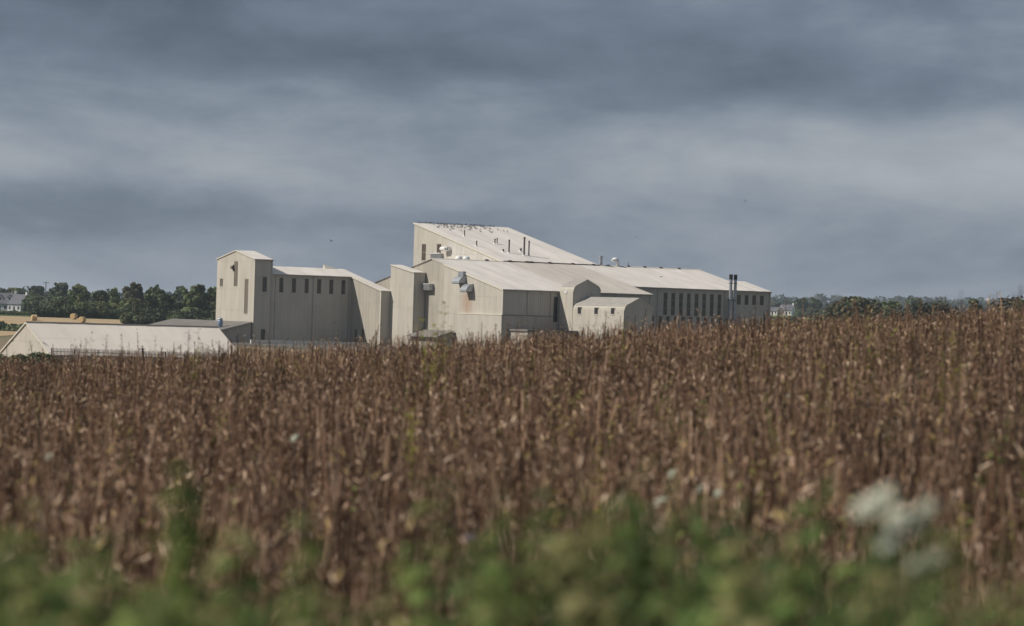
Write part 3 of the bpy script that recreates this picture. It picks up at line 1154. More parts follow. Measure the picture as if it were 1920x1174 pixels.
# ------------------------------------------------------------------ palisade fence
F0 = Vector((-48.35, 300.0, 0))
F1 = Vector((-29.0, 319.0, 0))
fd = (F1 - F0)
flen = fd.length
fd.normalize()
ftop = EYE - 5.17
fen = thing('palisade_fence', 'grey steel palisade fence with pointed pales in front of the pale shed', 'fence', (F0.x, F0.y, ftop - 2.4), math.atan2(fd.y, fd.x))
pm = bpy.data.meshes.new('pale')
mb = MB()
mb.loft([(-.034, -.02, 0), (.034, -.02, 0), (.034, -.005, 0), (-.034, -.005, 0)], [(-.034, -.02, 2.3), (.034, -.02, 2.3), (.034, -.005, 2.3), (-.034, -.005, 2.3)])
mb.loft([(-.034, -.02, 2.3), (.034, -.02, 2.3), (.034, -.005, 2.3), (-.034, -.005, 2.3)], [(-.006, -.02, 2.42), (.006, -.02, 2.42), (.006, -.005, 2.42), (-.006, -.005, 2.42)])
p0 = mb.build('pale', M['metal_dark'], fen)
npale = int(flen / .175)
for k in range(npale):
    o = p0 if k == 0 else p0.copy()
    if k:
        C.objects.link(o)
        o.parent = fen
    o.location = (k * .175, 0, -.012 * k * .175)
for zz in (.5, 2.0):
    mb = MB()
    mb.loft([(0, 0, zz), (0, .05, zz), (0, .05, zz + .05), (0, 0, zz + .05)], [(flen, 0, zz - .012 * flen), (flen, .05, zz - .012 * flen), (flen, .05, zz + .05 - .012 * flen), (flen, 0, zz + .05 - .012 * flen)])
    mb.build('rail', M['metal_dark'], fen)
mb = MB()
for k in range(11):
    pass
for k in range(10):
    mb = MB()
    x = k * flen / 9
    mb.box(x - .05, x + .05, .06, .15, -.6, 2.35 - .012 * x)
    mb.build('post', M['metal_dark'], fen)
cp = thing('camera_post', 'thin dark post with a small arm standing at the palisade fence', 'post', (-39.2, 303.0, EYE - 8.0))
mb = MB()
mb.tube([(0, 0, 0), (0, 0, 3.05)], .09, 8)
mb.build('pole', M['black'], cp)
mb = MB()
mb.box(-.45, .25, -.06, .06, 2.9, 2.98)
mb.build('arm', M['black'], cp)

# ------------------------------------------------------------------ birds
bm_ = MB()
bm_.tube([(-.2, 0, .10), (-.12, 0, .12), (0, 0, .15), (.1, 0, .2), (.15, 0, .27), (.19, 0, .29), (.25, 0, .285)], [.015, .045, .085, .08, .05, .045, .006], 6)
bm_.tube([(-.16, 0, .12), (-.34, 0, .06)], [.05, .03], 4)
bm_.tube([(.0, .03, .1), (.01, .03, 0)], .012, 4)
bm_.tube([(.0, -.03, .1), (.01, -.03, 0)], .012, 4)
bmesh_bird = bm_.build('perched_bird', M['bird'])
first = True
spots = []
x = 15.0
while x < 31.8:
    spots.append((x, YM + .05 + random.uniform(-.15, .1)))
    x += random.choice([.2, .25, .3, .42, .6, .3, .24])
for k in range(66):
    g = min(1, abs(random.gauss(0, .45)))
    xx = 17 + 12.5 * random.random()
    spots.append((xx, YM - .7 - g * 5.0))
spots += [(30.6, 50.2), (31.4, 49.4), (31.9, 48.9)]
for x, y in spots:
    o = bmesh_bird if first else bmesh_bird.copy()
    if not first:
        C.objects.link(o)
    first = False
    z = ZR + (y - YR) * SM + .07
    o.location = fw(x, y, z + BASE)
    o.rotation_euler = (0, 0, random.uniform(0, 6.28))
    s = random.uniform(.65, 1.0)
    o.scale = (s, s, s)
    tag(o, 'small dark bird perched in the flock on the tallest roof', 'bird', 'birds perched on the tallest roof')
fb = MB()
fb.tube([(-.22, 0, 0), (-.1, 0, 0), (.05, 0, .01), (.16, 0, .02), (.25, 0, .01)], [.02, .07, .08, .05, .01], 6)
fb.loft([(-.06, 0, .03), (.1, 0, .03), (.1, 0, .045), (-.06, 0, .045)], [(-.1, .5, .2), (-.02, .5, .2), (-.02, .5, .21), (-.1, .5, .21)])
fb.loft([(-.06, 0, .03), (.1, 0, .03), (.1, 0, .045), (-.06, 0, .045)], [(-.1, -.5, .2), (-.02, -.5, .2), (-.02, -.5, .21), (-.1, -.5, .21)])
f0 = fb.build('flying_bird', M['bird'])
for k, (px, py, D, sc, lab) in enumerate(((617, 452, 420, 1.0, 'dark bird in flight above the west wing roof'), (1391, 377, 520, .9, 'dark bird in flight in the sky above the flue stacks'),
                                          (1188, 445, 560, .6, 'tiny bird in flight above the ridge of the window wing'))):
    o = f0 if k == 0 else f0.copy()
    if k:
        C.objects.link(o)
    v = at(px, D)
    o.location = (v.x, v.y, EYE + zrow(px, py, D))
    o.rotation_euler = (.3, .1, 1.0 + k)
    o.scale = (sc,) * 3
    tag(o, lab, 'bird', 'birds in flight')


# ------------------------------------------------------------------ trees, hedges, woods
def leaf_quads(Cn, Nn, size, asp=1.0):
    """quads centred at Cn with normals Nn"""
    n = len(Cn)
    Nn = Nn / (np.linalg.norm(Nn, axis=1, keepdims=True) + 1e-9)
    r = rng.normal(size=(n, 3))
    A = np.cross(Nn, r)
    A /= (np.linalg.norm(A, axis=1, keepdims=True) + 1e-9)
    B = np.cross(Nn, A)
    s = size[:, None]
    V = np.stack([Cn - A * s - B * s * asp * .6, Cn + A * s * .8 - B * s * asp * .7, Cn + A * s + B * s * asp * .7, Cn - A * s * .7 + B * s * asp], 1).reshape(-1, 3)
    F = np.arange(4 * n).reshape(n, 4)
    return V, F


def crown_mesh(name, lobes, n, leaf, base, m, parent, vary=.5):
    """lobes: (cx, cy, cz, rx, ry, rz); leaves scattered through the shells of the lobes"""
    L_ = np.array(lobes, float)
    w = (L_[:, 3] * L_[:, 5])
    idx = rng.choice(len(L_), n, p=w / w.sum())
    d = rng.normal(size=(n, 3))
    d /= np.linalg.norm(d, axis=1, keepdims=True)
    rr = rng.uniform(.55, 1.08, n) ** .6
    Cn = L_[idx, :3] + d * L_[idx, 3:] * rr[:, None]
    Nn = d + rng.normal(size=(n, 3)) * .55
    V, F = leaf_quads(Cn, Nn, leaf * rng.uniform(.55, 1.25, n))
    lobe_t = rng.uniform(1 - vary, 1 + vary, len(L_))[idx]
    t = lobe_t * rng.uniform(.75, 1.25, n)
    col = np.array(base)[None] * t[:, None]
    col[:, 0] *= rng.uniform(.8, 1.3, n)
    return mesh_np(name, V, F, np.repeat(col, 4, 0), m, parent)


GREENS = {'far': (.05, .066, .046), 'olive': (.062, .062, .030), 'mid': (.115, .15, .055), 'dark': (.075, .10, .042), 'light': (.16, .19, .07), 'blue': (.095, .125, .07), 'red': (.125, .125, .065), 'bush': (.10, .12, .048)}


def tree(name, label, px, py, wpx, D, kind, n=2200, group=None, lo=.30):
    p = at(px, D)
    g = gz(p.x, p.y)
    h = EYE + zrow(px, py, D) - g
    r = wpx / FPX * D / 2
    t = thing(name, label, 'tree', (p.x, p.y, g), random.uniform(0, 6), group)
    mb = MB()
    mb.tube([(0, 0, -.3), (.05, 0, h * .2), (.1, .05, h * .45), (0, 0, h * .75)], [max(.12, h * .03), h * .024, h * .016, h * .006], 7)
    for k in range(6):
        a = k * 1.05 + random.random()
        z0 = h * random.uniform(.22, .5)
        q = r * random.uniform(.45, .8)
        mb.tube([(0.05, 0, z0), (math.cos(a) * q * .5, math.sin(a) * q * .5, z0 + h * .12), (math.cos(a) * q, math.sin(a) * q, z0 + h * random.uniform(.2, .32))], [h * .012, h * .008, h * .003], 5)
    mb.build('trunk', M['bark'], t)
    jx, jy, jt = random.uniform(-.22, .22) * r, random.uniform(-.2, .2) * r, random.uniform(-.25, .25) * r
    lobes = [(jx, jy, h * .58, r * .66, r * .66, h * .28), (jt, 0, h * random.uniform(.76, .84), r * random.uniform(.34, .5), r * .45, h * .16)]
    for k in range(17):
        a = k * 2.399 + random.uniform(-.4, .4)
        f = random.uniform(.35, .74)
        zc = h * random.uniform(lo + .06, .86)
        sh_ = 1 - max(0, (zc / h - .55)) * 1.25
        q = r * f * sh_
        s = r * random.uniform(.17, .42)
        lobes.append((math.cos(a) * q, math.sin(a) * q, min(zc, h - s * .8), s, s, s * .85))
    for k in range(9):                       # sprays that break the outline
        a = random.uniform(0, 6.28)
        e = random.uniform(.1, 1.35)
        s = r * random.uniform(.09, .2)
        lobes.append((math.cos(a) * math.cos(e) * r * .95, math.sin(a) * math.cos(e) * r * .95, h * .62 + math.sin(e) * h * .36 - s * .5, s, s, s * 1.1))
    for k in range(5):
        a = k * 1.3 + random.random()
        lobes.append((math.cos(a) * r * .5, math.sin(a) * r * .5, h * (lo + .1), r * .45, r * .45, h * .16))
    crown_mesh('crown', lobes, n, max(.09, D * .00052), GREENS[kind], M['leaf'], t)
    return t


TR = 'trees along the left field edge'
tree('broadleaf_tree', 'cut-off tree at the left picture edge behind the white house', 3, 541, 26, 1230, 'blue', 1500)
tree('broadleaf_tree', 'low rounded light green tree behind the white house roof', 30, 541, 46, 1250, 'light', 2200)
tree('broadleaf_tree', 'dark compact tree just left of the utility pole', 69, 536, 36, 1150, 'dark', 2200)
tree('broadleaf_tree', 'tall pale bluish tree just right of the utility pole', 113, 530, 42, 1000, 'blue', 2600)
tree('broadleaf_tree', 'wide yellowish-green tree right of the tall pale tree', 150, 534, 46, 880, 'light', 2600)
tree('broadleaf_tree', 'dark rounded tree left of the gap in the tree line', 187, 542, 36, 810, 'dark', 2200)
tree('broadleaf_tree', 'slim tree with ragged top at the gap in the tree line', 213, 541, 28, 840, 'mid', 1700)
tree('broadleaf_tree', 'tall domed reddish-green tree right of the gap in the tree line', 251, 531, 50, 790, 'red', 3000)
tree('broadleaf_tree', 'broad dark green tree hanging low beside the domed tree', 299, 537, 62, 765, 'dark', 3400, lo=.1)
tree('broadleaf_tree', 'bluish distant tree peeping between the two broad trees', 336, 536, 32, 1050, 'blue', 1700)
tree('broadleaf_tree', 'largest full green tree left of the tower', 370, 533, 64, 745, 'mid', 3800, lo=.1)
tree('broadleaf_tree', 'tree partly hidden behind the tower', 402, 537, 42, 775, 'mid', 2200, lo=.1)
tree('broadleaf_tree', 'small light green bush tree in front of the tree line', 152, 568, 30, 735, 'light', 1300, lo=.05)
tree('broadleaf_tree', 'twin-topped tree, left half, right of the white houses', 1503, 558, 30, 1380, 'blue', 1700, lo=.1)
tree('broadleaf_tree', 'twin-topped tree, right half, right of the white houses', 1526, 559, 28, 1360, 'blue', 1700, lo=.1)
tree('broadleaf_tree', 'big dark tree with pointed top rising over the crop on the right', 1605, 551, 80, 640, 'dark', 3600, lo=.1)
tree('broadleaf_tree', 'low rounded tree right of the big pointed tree', 1664, 562, 76, 660, 'mid', 2800, lo=.1)
tree('broadleaf_tree', 'bluish tree in the middle of the right tree line', 1714, 559, 56, 1150, 'blue', 2000, lo=.1)
tree('broadleaf_tree', 'flat-topped dark bluish tree right of the line middle', 1756, 566, 60, 1000, 'blue', 2000, lo=.1)
tree('broadleaf_tree', 'lone dark flat-topped tree above the crop near the right edge', 1826, 557, 42, 560, 'dark', 2600, lo=.1)
tree('broadleaf_tree', 'small distant tree beside the lone flat-topped tree', 1872, 571, 26, 900, 'blue', 1200, lo=.1)
tree('broadleaf_tree', 'dark tree at the right picture edge above the crop', 1912, 561, 56, 470, 'dark', 2600, lo=.1)
tree('broadleaf_tree', 'dark bush tree left of the big pointed tree', 1565, 574, 36, 760, 'dark', 1600, lo=.05)


def hedge(name, label, p0, p1, D0, D1, hgt, dep, kind, n, cat='hedge', leafs=.3, stuff=False):
    a = at(p0, D0)
    b = at(p1, D1)
    c = (a + b) / 2
    L_ = []
    ln = (b - a).length
    k = max(3, int(ln / (hgt * .8)))
    for i in range(k):
        f = (i + random.uniform(.2, .8)) / k
        q = a + (b - a) * f
        hh = hgt * random.uniform(.75, 1.15)
        g = gz(q.x, q.y) - EYE
        L_.append((q.x - c.x, q.y - c.y, g - (gz(c.x, c.y) - EYE) + hh * .45, max(hgt * .75, ln / k * .75), dep, hh * .55))
    if stuff:
        o = crown_mesh(name, L_, n, leafs, GREENS[kind], M['leaf'], None)
        o['kind'] = 'stuff'
        o['label'] = label
        o.location = (c.x, c.y, gz(c.x, c.y))
        return o
    t = thing(name, label, cat, (c.x, c.y, gz(c.x, c.y)))
    crown_mesh('foliage', L_, n, leafs, GREENS[kind], M['leaf'], t)
    mb = MB()
    for q in L_[::2]:
        mb.tube([(q[0], q[1], q[2] - q[5] - .3), (q[0] + .1, q[1], q[2])], [.08, .04], 5)
    mb.build('stem', M['bark'], t)
    return t


hedge('hedge', 'long dark hedge behind the stubble field on the left', 62, 430, 722, 735, 3.0, 1.5, 'dark', 9000, leafs=.32)
hedge('hedge', 'low dark hedge at the right end of the stubble field', 228, 440, 690, 690, 2.6, 1.6, 'dark', 6000, leafs=.3)
hedge('hedge', 'overgrown hedge below the left tree line', 100, 415, 755, 770, 4.6, 2.0, 'bush', 9000, leafs=.36)
hedge('hedge', 'tall dark hedge right of the white house', 58, 135, 990, 960, 5.6, 2.0, 'dark', 3500, leafs=.45)
hedge('hedge', 'garden hedge in front of the white house', -60, 66, 752, 745, 1.0, 1.2, 'bush', 3500, leafs=.25)
hedge('hedge', 'dark thicket at the far left between two strips of stubble', -30, 50, 640, 632, 2.6, 1.8, 'dark', 3000, leafs=.3)
hedge('hedge', 'brown-green field hedge between crop and pasture on the right', 1430, 1575, 980, 950, 3.2, 2.0, 'bush', 4000, leafs=.4)
hedge('hedge', 'tall dark hedge beyond the crop below the right tree line', 1572, 2010, 600, 560, 11.5, 2.4, 'olive', 16000, leafs=.36)
hedge('shrub', 'clump of dark shrubs left of the palisade fence', -10, 100, 283, 292, 1.9, 1.6, 'bush', 9000, 'shrub', leafs=.13)
hedge('shrub', 'darker shrub touching the end of the palisade fence', 66, 104, 297, 298, 2.35, .9, 'dark', 4000, 'shrub', leafs=.12)
for i, (a, b, d0, d1, hh, n) in enumerate(((1400, 2300, 2400, 2500, 8, 9000), (1380, 2400, 3100, 3200, 11, 9000), (-700, 600, 1500, 1700, 9, 9000), (1430, 1480, 1700, 1700, 7, 900))):
    hedge('far_woodland', 'distant bluish line of woodland on the horizon', a, b, d0, d1, hh, 10, 'far', n, leafs=1.4 if d0 > 2000 else .8, stuff=True)


# ------------------------------------------------------------------ far houses, bales, poles
def house(name, label, px, D, rz, L_, Wd, hw_, hr, dorm=0, wins=4, nchim=1, wallm='house'):
    p = at(px, D)
    t = thing(name, label, 'house', (p.x, p.y, gz(p.x, p.y) - .1), rz)
    mb = MB()
    mb.loft([(-L_ / 2, -Wd / 2, 0), (-L_ / 2, Wd / 2, 0), (-L_ / 2, Wd / 2, hw_), (-L_ / 2, 0, hr), (-L_ / 2, -Wd / 2, hw_)],
            [(L_ / 2, -Wd / 2, 0), (L_ / 2, Wd / 2, 0), (L_ / 2, Wd / 2, hw_), (L_ / 2, 0, hr), (L_ / 2, -Wd / 2, hw_)])
    mb.build('wall', M[wallm], t)
    mb = MB()
    s = (hr - hw_) / (Wd / 2)
    for sg in (-1, 1):
        e = Wd / 2 + .35
        mb.loft([(-L_ / 2 - .3, sg * e, hw_ - .35 * s + .05), (L_ / 2 + .3, sg * e, hw_ - .35 * s + .05), (L_ / 2 + .3, 0, hr + .05), (-L_ / 2 - .3, 0, hr + .05)],
                [(-L_ / 2 - .3, sg * e, hw_ - .35 * s + .25), (L_ / 2 + .3, sg * e, hw_ - .35 * s + .25), (L_ / 2 + .3, 0, hr + .25), (-L_ / 2 - .3, 0, hr + .25)])
    rf = mb.build('roof', M['slate'], t)
    for k in range(nchim):
        mb = MB()
        x = (-1 if k else 1) * (L_ / 2 - .8)
        mb.box(x - .4, x + .4, -.3, .3, hr - .3, hr + 1.1)
        mb.build('chimney', M['white'], rf)
    for k in range(wins):
        x = -L_ / 2 + L_ * (k + .5) / wins
        mb = MB()
        tall_ = (k == wins // 2)
        mb.box(x - .5, x + .5, -Wd / 2 - .05, -Wd / 2 + .02, 0.05 if tall_ else .9, 2.1)
        mb.build('door' if tall_ else 'window', M['pane'], t)
    for k in range(dorm):
        x = -L_ / 2 + L_ * (k + .6) / (dorm + .2)
        mb = MB()
        y0 = -Wd / 2 * .72
        zb = hw_ + (Wd / 2 - abs(y0)) * s
        mb.loft([(x - .8, y0, zb), (x + .8, y0, zb), (x + .8, y0, zb + 1.3), (x, y0, zb + 2.0), (x - .8, y0, zb + 1.3)],
                [(x - .8, 0, zb), (x + .8, 0, zb), (x + .8, 0, zb + 1.3), (x, 0, zb + 2.0), (x - .8, 0, zb + 1.3)])
        dm = mb.build('dormer', M['white'], t)
        mb = MB()
        mb.box(x - .45, x + .45, y0 - .05, y0 + .01, zb + .25, zb + 1.2)
        mb.build('pane', M['pane'], dm)
        mb = MB()
        for sg in (-1, 1):
            mb.loft([(x + sg * 1.05, y0 - .2, zb + 1.12), (x, y0 - .2, zb + 2.04), (x, y0 - .2, zb + 2.2), (x + sg * 1.05, y0 - .2, zb + 1.28)],
                    [(x + sg * 1.05, 0, zb + 1.12), (x, 0, zb + 2.04), (x, 0, zb + 2.2), (x + sg * 1.05, 0, zb + 1.28)])
        mb.build('dormer_roof', M['slate'], dm)
    return t


house('farmhouse', 'white house with slate roof and small dormers at the left edge', 4, 1090, math.radians(-8), 12, 7, 3.0, 6.8, 3, 5, 1)
house('farmhouse', 'white gable-ended house wing right of the dormer house', 40, 1075, math.radians(-40), 7.5, 7, 3.0, 6.4, 0, 3, 1)
house('bungalow', 'white two-gabled house beyond the green pasture on the right', 1477, 1500, math.radians(-38), 8, 6, 2.9, 5.6, 0, 4, 1, 'white')
house('bungalow', 'lower white outbuilding left of the two-gabled house', 1454, 1495, math.radians(-45), 6, 5, 2.4, 4.2, 0, 3, 0, 'white')


def bale(label, px, D, rz):
    p = at(px, D)
    mb = MB()
    r = .72
    mb.tube([(-.64, 0, r), (-.6, 0, r), (.6, 0, r), (.64, 0, r)], [r * .9, r, r, r * .9], 18)
    o = mb.build('straw_bale', M['straw'])
    o.location = (p.x, p.y, gz(p.x, p.y) + .04)
    o.rotation_euler = (0, 0, rz)
    tag(o, label, 'straw bale', 'round straw bales on the stubble')


bale('round straw bale lying alone on the stubble near the white house', 65, 690, .35)
bale('smaller looking of the pair of round straw bales by the hedge', 139, 700, 1.2)
bale('larger looking of the pair of round straw bales by the hedge', 155, 688, 1.15)
bale('round straw bale half hidden behind the gable of the shed', 21, 610, .3)
bale('pale straw bale at the far left edge of the stubble', 4, 668, .3)


def pole(name, label, px, py, D, r, arm=True, m='wood'):
    p = at(px, D)
    g = gz(p.x, p.y)
    h = EYE + zrow(px, py, D) - g
    t = thing(name, label, 'pole', (p.x, p.y, g))
    mb = MB()
    mb.tube([(0, 0, -.2), (0, 0, h)], [r * 1.2, r], 6)
    mb.build('shaft', M[m], t)
    if arm:
        mb = MB()
        mb.box(-.9, .9, -.06, .06, h - .5, h - .35)
        for x in (-.8, 0, .8):
            mb.box(x - .05, x + .05, -.05, .05, h - .345, h - .15)
        mb.build('crossarm', M[m], t)


pole('utility_pole', 'thin utility pole standing up through the left tree line', 85, 528, 900, .13)
pole('lamp_post', 'pale slim post in front of the domed tree', 249, 561, 715, .07, False, 'wood')
pole('lamp_post', 'short slim post right of the pale post', 253, 567, 716, .06, False, 'wood')

# ------------------------------------------------------------------ the dry crop
BROWN = np.array([[.195, .116, .073], [.295, .186, .119], [.445, .30, .202], [.70, .53, .385], [.088, .055, .038], [.43, .32, .125]])


def ribbon(pts, wid, col, twist=0.0):
    """narrow strip through pts: returns verts, quads, cols"""
    pts = np.array(pts, float)
    n = len(pts)
    a = rng.uniform(0, math.pi)
    side = np.array([math.cos(a), math.sin(a), 0])
    V = []
    for i, p in enumerate(pts):
        w = wid[i] if hasattr(wid, '__len__') else wid
        V += [p - side * w, p + side * w]
    F = [(2 * i, 2 * i + 1, 2 * i + 3, 2 * i + 2) for i in range(n - 1)]
    return np.array(V), np.array(F), np.repeat(np.array(col)[None], len(V), 0)


def crop_plant():
    Vs, Fs, Cs = [], [], []
    off = 0

    def add(v, f, c):
        nonlocal off
        Vs.append(v)
        Fs.append(f + off)
        Cs.append(c)
        off += len(v)
    bend = rng.normal(0, .07, 2)
    stem_c = BROWN[rng.choice(6, p=[.30, .32, .18, .05, .10, .05])]

    def sp(t):
        return np.array([bend[0] * t * t, bend[1] * t * t, t])
    for q in range(2):                       # stem: two crossed tapering strips
        add(*ribbon([sp(0), sp(.35), sp(.7), sp(1.0)], [.008, .007, .006, .004], stem_c))
    for k in range(25):                      # pods, husks and shrivelled leaves: slim diamonds
        t = rng.uniform(.2, 1.02)
        a = rng.uniform(0, 2 * math.pi)
        ln = rng.uniform(.03, .075)
        up = rng.uniform(.3, 1.0) if rng.random() < .7 else rng.uniform(-.9, .3)
        w = rng.uniform(.003, .0075)
        d = np.array([math.cos(a), math.sin(a), 0]) * math.sqrt(max(.05, 1 - min(up * up, .95)))
        p0 = sp(t) + d * rng.uniform(0, .03)
        ax = d + np.array([0, 0, up])
        b_ = rng.uniform(0, math.pi)
        sd = np.array([math.cos(b_), math.sin(b_), rng.uniform(-.3, .3)])
        p1 = p0 + ax * ln * .5
        V = np.array([p0, p1 - sd * w, p0 + ax * ln, p1 + sd * w])
        c = BROWN[rng.choice(6, p=[.22, .25, .2, .13, .13, .07])] * rng.uniform(.75, 1.25)
        add(V, np.array([[0, 1, 2, 3]]), np.repeat(c[None], 4, 0))
    return np.concatenate(Vs), np.concatenate(Fs), np.concatenate(Cs)


VARS = [crop_plant() for _ in range(24)]


def scatter(name, P, S, variants, m, label, tilt=.10, hue=.32):
    """realise plants: P (n,3) feet, S (n,) heights"""
    n = len(P)
    which = rng.integers(0, len(variants), n)
    VV, FF, CC = [], [], []
    off = 0
    for k, (v, f, c) in enumerate(variants):
        sel = np.where(which == k)[0]
        if not len(sel):
            continue
        a = rng.uniform(0, 2 * math.pi, len(sel))
        ca, sa = np.cos(a), np.sin(a)
        s = S[sel]
        X = (v[None, :, 0] * ca[:, None] - v[None, :, 1] * sa[:, None])
        Y = (v[None, :, 0] * sa[:, None] + v[None, :, 1] * ca[:, None])
        Z = v[None, :, 2] * s[:, None]
        tx, ty = rng.normal(0, tilt, len(sel)), rng.normal(0, tilt, len(sel))
        X = X + Z * tx[:, None]
        Y = Y + Z * ty[:, None]
        W_ = np.stack([X + P[sel, 0][:, None], Y + P[sel, 1][:, None], Z + P[sel, 2][:, None]], -1)
        VV.append(W_.reshape(-1, 3))
        FF.append((f[None] + (np.arange(len(sel)) * len(v))[:, None, None]).reshape(-1, f.shape[1]) + off)
        t = rng.uniform(1 - hue, 1 + hue, len(sel)) * (1 + .22 * np.sin(P[sel, 0] * 1.1 + 2 * np.sin(P[sel, 1] * .23)) * np.sin(P[sel, 1] * .55 + 1.3 * P[sel, 0]))
        CC.append((c[None] * t[:, None, None]).reshape(-1, 3))
        off += len(sel) * len(v)
    o = mesh_np(name, np.concatenate(VV), np.concatenate(FF), np.concatenate(CC), m)
    o['kind'] = 'stuff'
    o['label'] = label
    return o


def field_points(y0, y1, dens, side=2.0):
    out = []
    y = y0
    while y < y1:
        dy = .5
        hw = .185 * y + side
        n = rng.poisson(dens(y) * dy * 2 * hw)
        out.append(np.stack([rng.uniform(-hw, hw, n), rng.uniform(y, y + dy, n)], 1))
        y += dy
    return np.concatenate(out)


XY = field_points(7.2, 50.0, lambda y: 66 if y < 30 else 44)
hs = rng.normal(.97, .075, len(XY))
hs += .05 * np.sin(XY[:, 0] * 1.9 + 3 * np.sin(XY[:, 1] * .31)) * np.sin(XY[:, 1] * .83 + XY[:, 0])
tallp = rng.random(len(XY)) < .03
hs[tallp] += rng.uniform(.08, .28, tallp.sum())
Pz = ground(XY[:, 0], XY[:, 1]) + EYE
scatter('dry_crop', np.column_stack([XY, Pz]), hs * CROP_H, VARS, M['crop'], 'dense field of dry brown standing crop')


# yellow-green weed stalks standing in the crop
def weed_plant(nleaf, h0, ll, lw, base, droop=.3, stem=None):
    Vs, Fs, Cs = [], [], []
    off = 0
    bend = rng.normal(0, .09, 2)

    def sp(t):
        return np.array([bend[0] * t * t, bend[1] * t * t, t])

    def add(v, f, c):
        nonlocal off
        Vs.append(v)
        Fs.append(f + off)
        Cs.append(c)
        off += len(v)
    for q in range(2):
        add(*ribbon([sp(0), sp(.4), sp(.75), sp(1.0)], [.006, .005, .004, .002], stem if stem is not None else np.array(base) * 1.1))
    for k in range(nleaf):
        t = h0 + (1 - h0) * (k + rng.random()) / nleaf
        a = k * 2.4 + rng.uniform(-.4, .4)
        ln = ll * rng.uniform(.6, 1.2) * (1.15 - .5 * t)
        d = np.array([math.cos(a), math.sin(a), 0])
        p0 = sp(t)
        up = rng.uniform(-.1, .6)
        p1 = p0 + d * ln * .45 + np.array([0, 0, up * ln * .5])
        p2 = p0 + d * ln + np.array([0, 0, (up - droop) * ln])
        w = lw * rng.uniform(.7, 1.2)
        side = np.array([-d[1], d[0], 0])
        V = np.array([p0, p1 - side * w, p1 + side * w, p2])
        c = np.array(base) * rng.uniform(.6, 1.35)
        add(V, np.array([[0, 1, 3, 2]]), np.repeat(c[None], 4, 0))
    return np.concatenate(Vs), np.concatenate(Fs), np.concatenate(Cs)


def clump(k, spread, *args):
    Vs, Fs, Cs = [], [], []
    off = 0
    for i in range(k):
        v, f, c = weed_plant(*args)
        v = v.copy()
        v[:, 2] *= rng.uniform(.72, 1.0) if i else 1.0
        v[:, :2] += rng.normal(0, spread, 2) if i else 0
        Vs.append(v)
        Fs.append(f + off)
        Cs.append(c)
        off += len(v)
    return np.concatenate(Vs), np.concatenate(Fs), np.concatenate(Cs)


n_w = 460
wy = 8.0 + 32 * rng.random(n_w) ** .8
wx = rng.uniform(-1, 1, n_w) * (.185 * wy + 1)
wx = np.where(rng.random(n_w) < .35, np.abs(wx), wx)
wg = ground(wx, wy) + EYE
scatter('crop_weeds', np.column_stack([wx, wy, wg]), CROP_H * rng.uniform(.85, 1.12, n_w),
        [weed_plant(34, .42, .075, .013, ((.24, .22, .06), (.17, .19, .06), (.30, .25, .08))[i % 3], .1) for i in range(6)], M['weed'],
        'yellow-green weeds scattered through the dry crop', tilt=.12, hue=.3)


def put_plant(name, label, cat, px, D, top_py, var, m, group=None):
    p = at(px, D)
    g = gz(p.x, p.y)
    h = EYE + zrow(px, top_py, D) - g
    v, f, c = var
    t = thing(name, label, cat, (p.x, p.y, g), random.uniform(0, 6), group)
    V = v.copy()
    k = V[:, 2].argmax()
    V[:, :2] -= V[k, :2][None] * .85 * (V[:, 2:3] / V[k, 2]) ** 2     # near things stand nearly straight
    V[:, 2] *= h
    mesh_np('foliage', V, f, c, m, t)
    return t, h


YG = (.24, .23, .055)
for px, D, top, lab in ((812, 26, 600, 'yellow-green weed stalk in front of the main hall, left of the taller bent one'),
                        (832, 24, 566, 'tallest bent yellow-green weed stalk in front of the rust-stained gable'),
                        (785, 15, 775, 'yellow stalk standing in the brown crop below the main hall'),
                        (862, 14, 880, 'low yellow stalk in the crop, lower right of the bright one below the hall'),
                        (967, 22, 740, 'yellow stalk in the crop below the hall corner'),
                        (1005, 30, 665, 'greenish weed in the crop below the low annexe'),
                        (370, 34, 648, 'green-yellow weed clump in the crop below the tower'),
                        (520, 33, 668, 'olive weed in the crop below the west wing'),
                        (1170, 30, 600, 'dark olive weed in front of the annexe end'),
                        (1635, 24, 576, 'yellowish stalk sticking up before the big dark tree'),
                        (1800, 19, 625, 'leaning yellow-green weed at the right of the crop'),
                        (1770, 18, 660, 'shorter yellow-green weed left of the leaning one at right'),
                        (1470, 26, 625, 'pale green weed in the crop right of the factory'),
                        (1545, 20, 705, 'green weed in the crop below the pasture'),
                        (1430, 12.5, 860, 'tall yellow stalk rising behind the green verge at right'),
                        (1120, 11.5, 900, 'branching yellow weed at the near edge of the crop')):
    put_plant('weed_stalk', lab, 'weed', px, D, top, clump(3, .03, 34, .3, .09, .017, YG, .1), M['weed'])
ORD = ('first', 'second', 'third', 'fourth', 'fifth', 'sixth', 'seventh')
for k, (px, D, top) in enumerate(((163, 29, 634), (172, 30, 625), (203, 29, 626), (230, 30, 626), (292, 30, 630), (355, 28, 618), (378, 29, 616))):
    t, h = put_plant('seed_stalk', 'thin dry seed stalk before the pale shed roof, %s from the left' % ORD[k], 'seed stalk', px, D, top, weed_plant(12, .7, .07, .008, (.09, .065, .045), .1), M['weed'], 'seed stalks before the shed roof')
for k, (px, D, top) in enumerate(((1718, 14, 556), (1755, 15, 560), (1780, 14, 563), (1802, 13, 545), (1893, 12, 550), (1912, 13, 542))):
    put_plant('seed_stalk', 'thin dark seed stalk against the right-hand sky, %s from the left' % ORD[k], 'seed stalk', px, D, top, clump(2, .01, 26, .72, .04, .006, (.10, .075, .055), .1), M['weed'], 'seed stalks against the sky at the right')

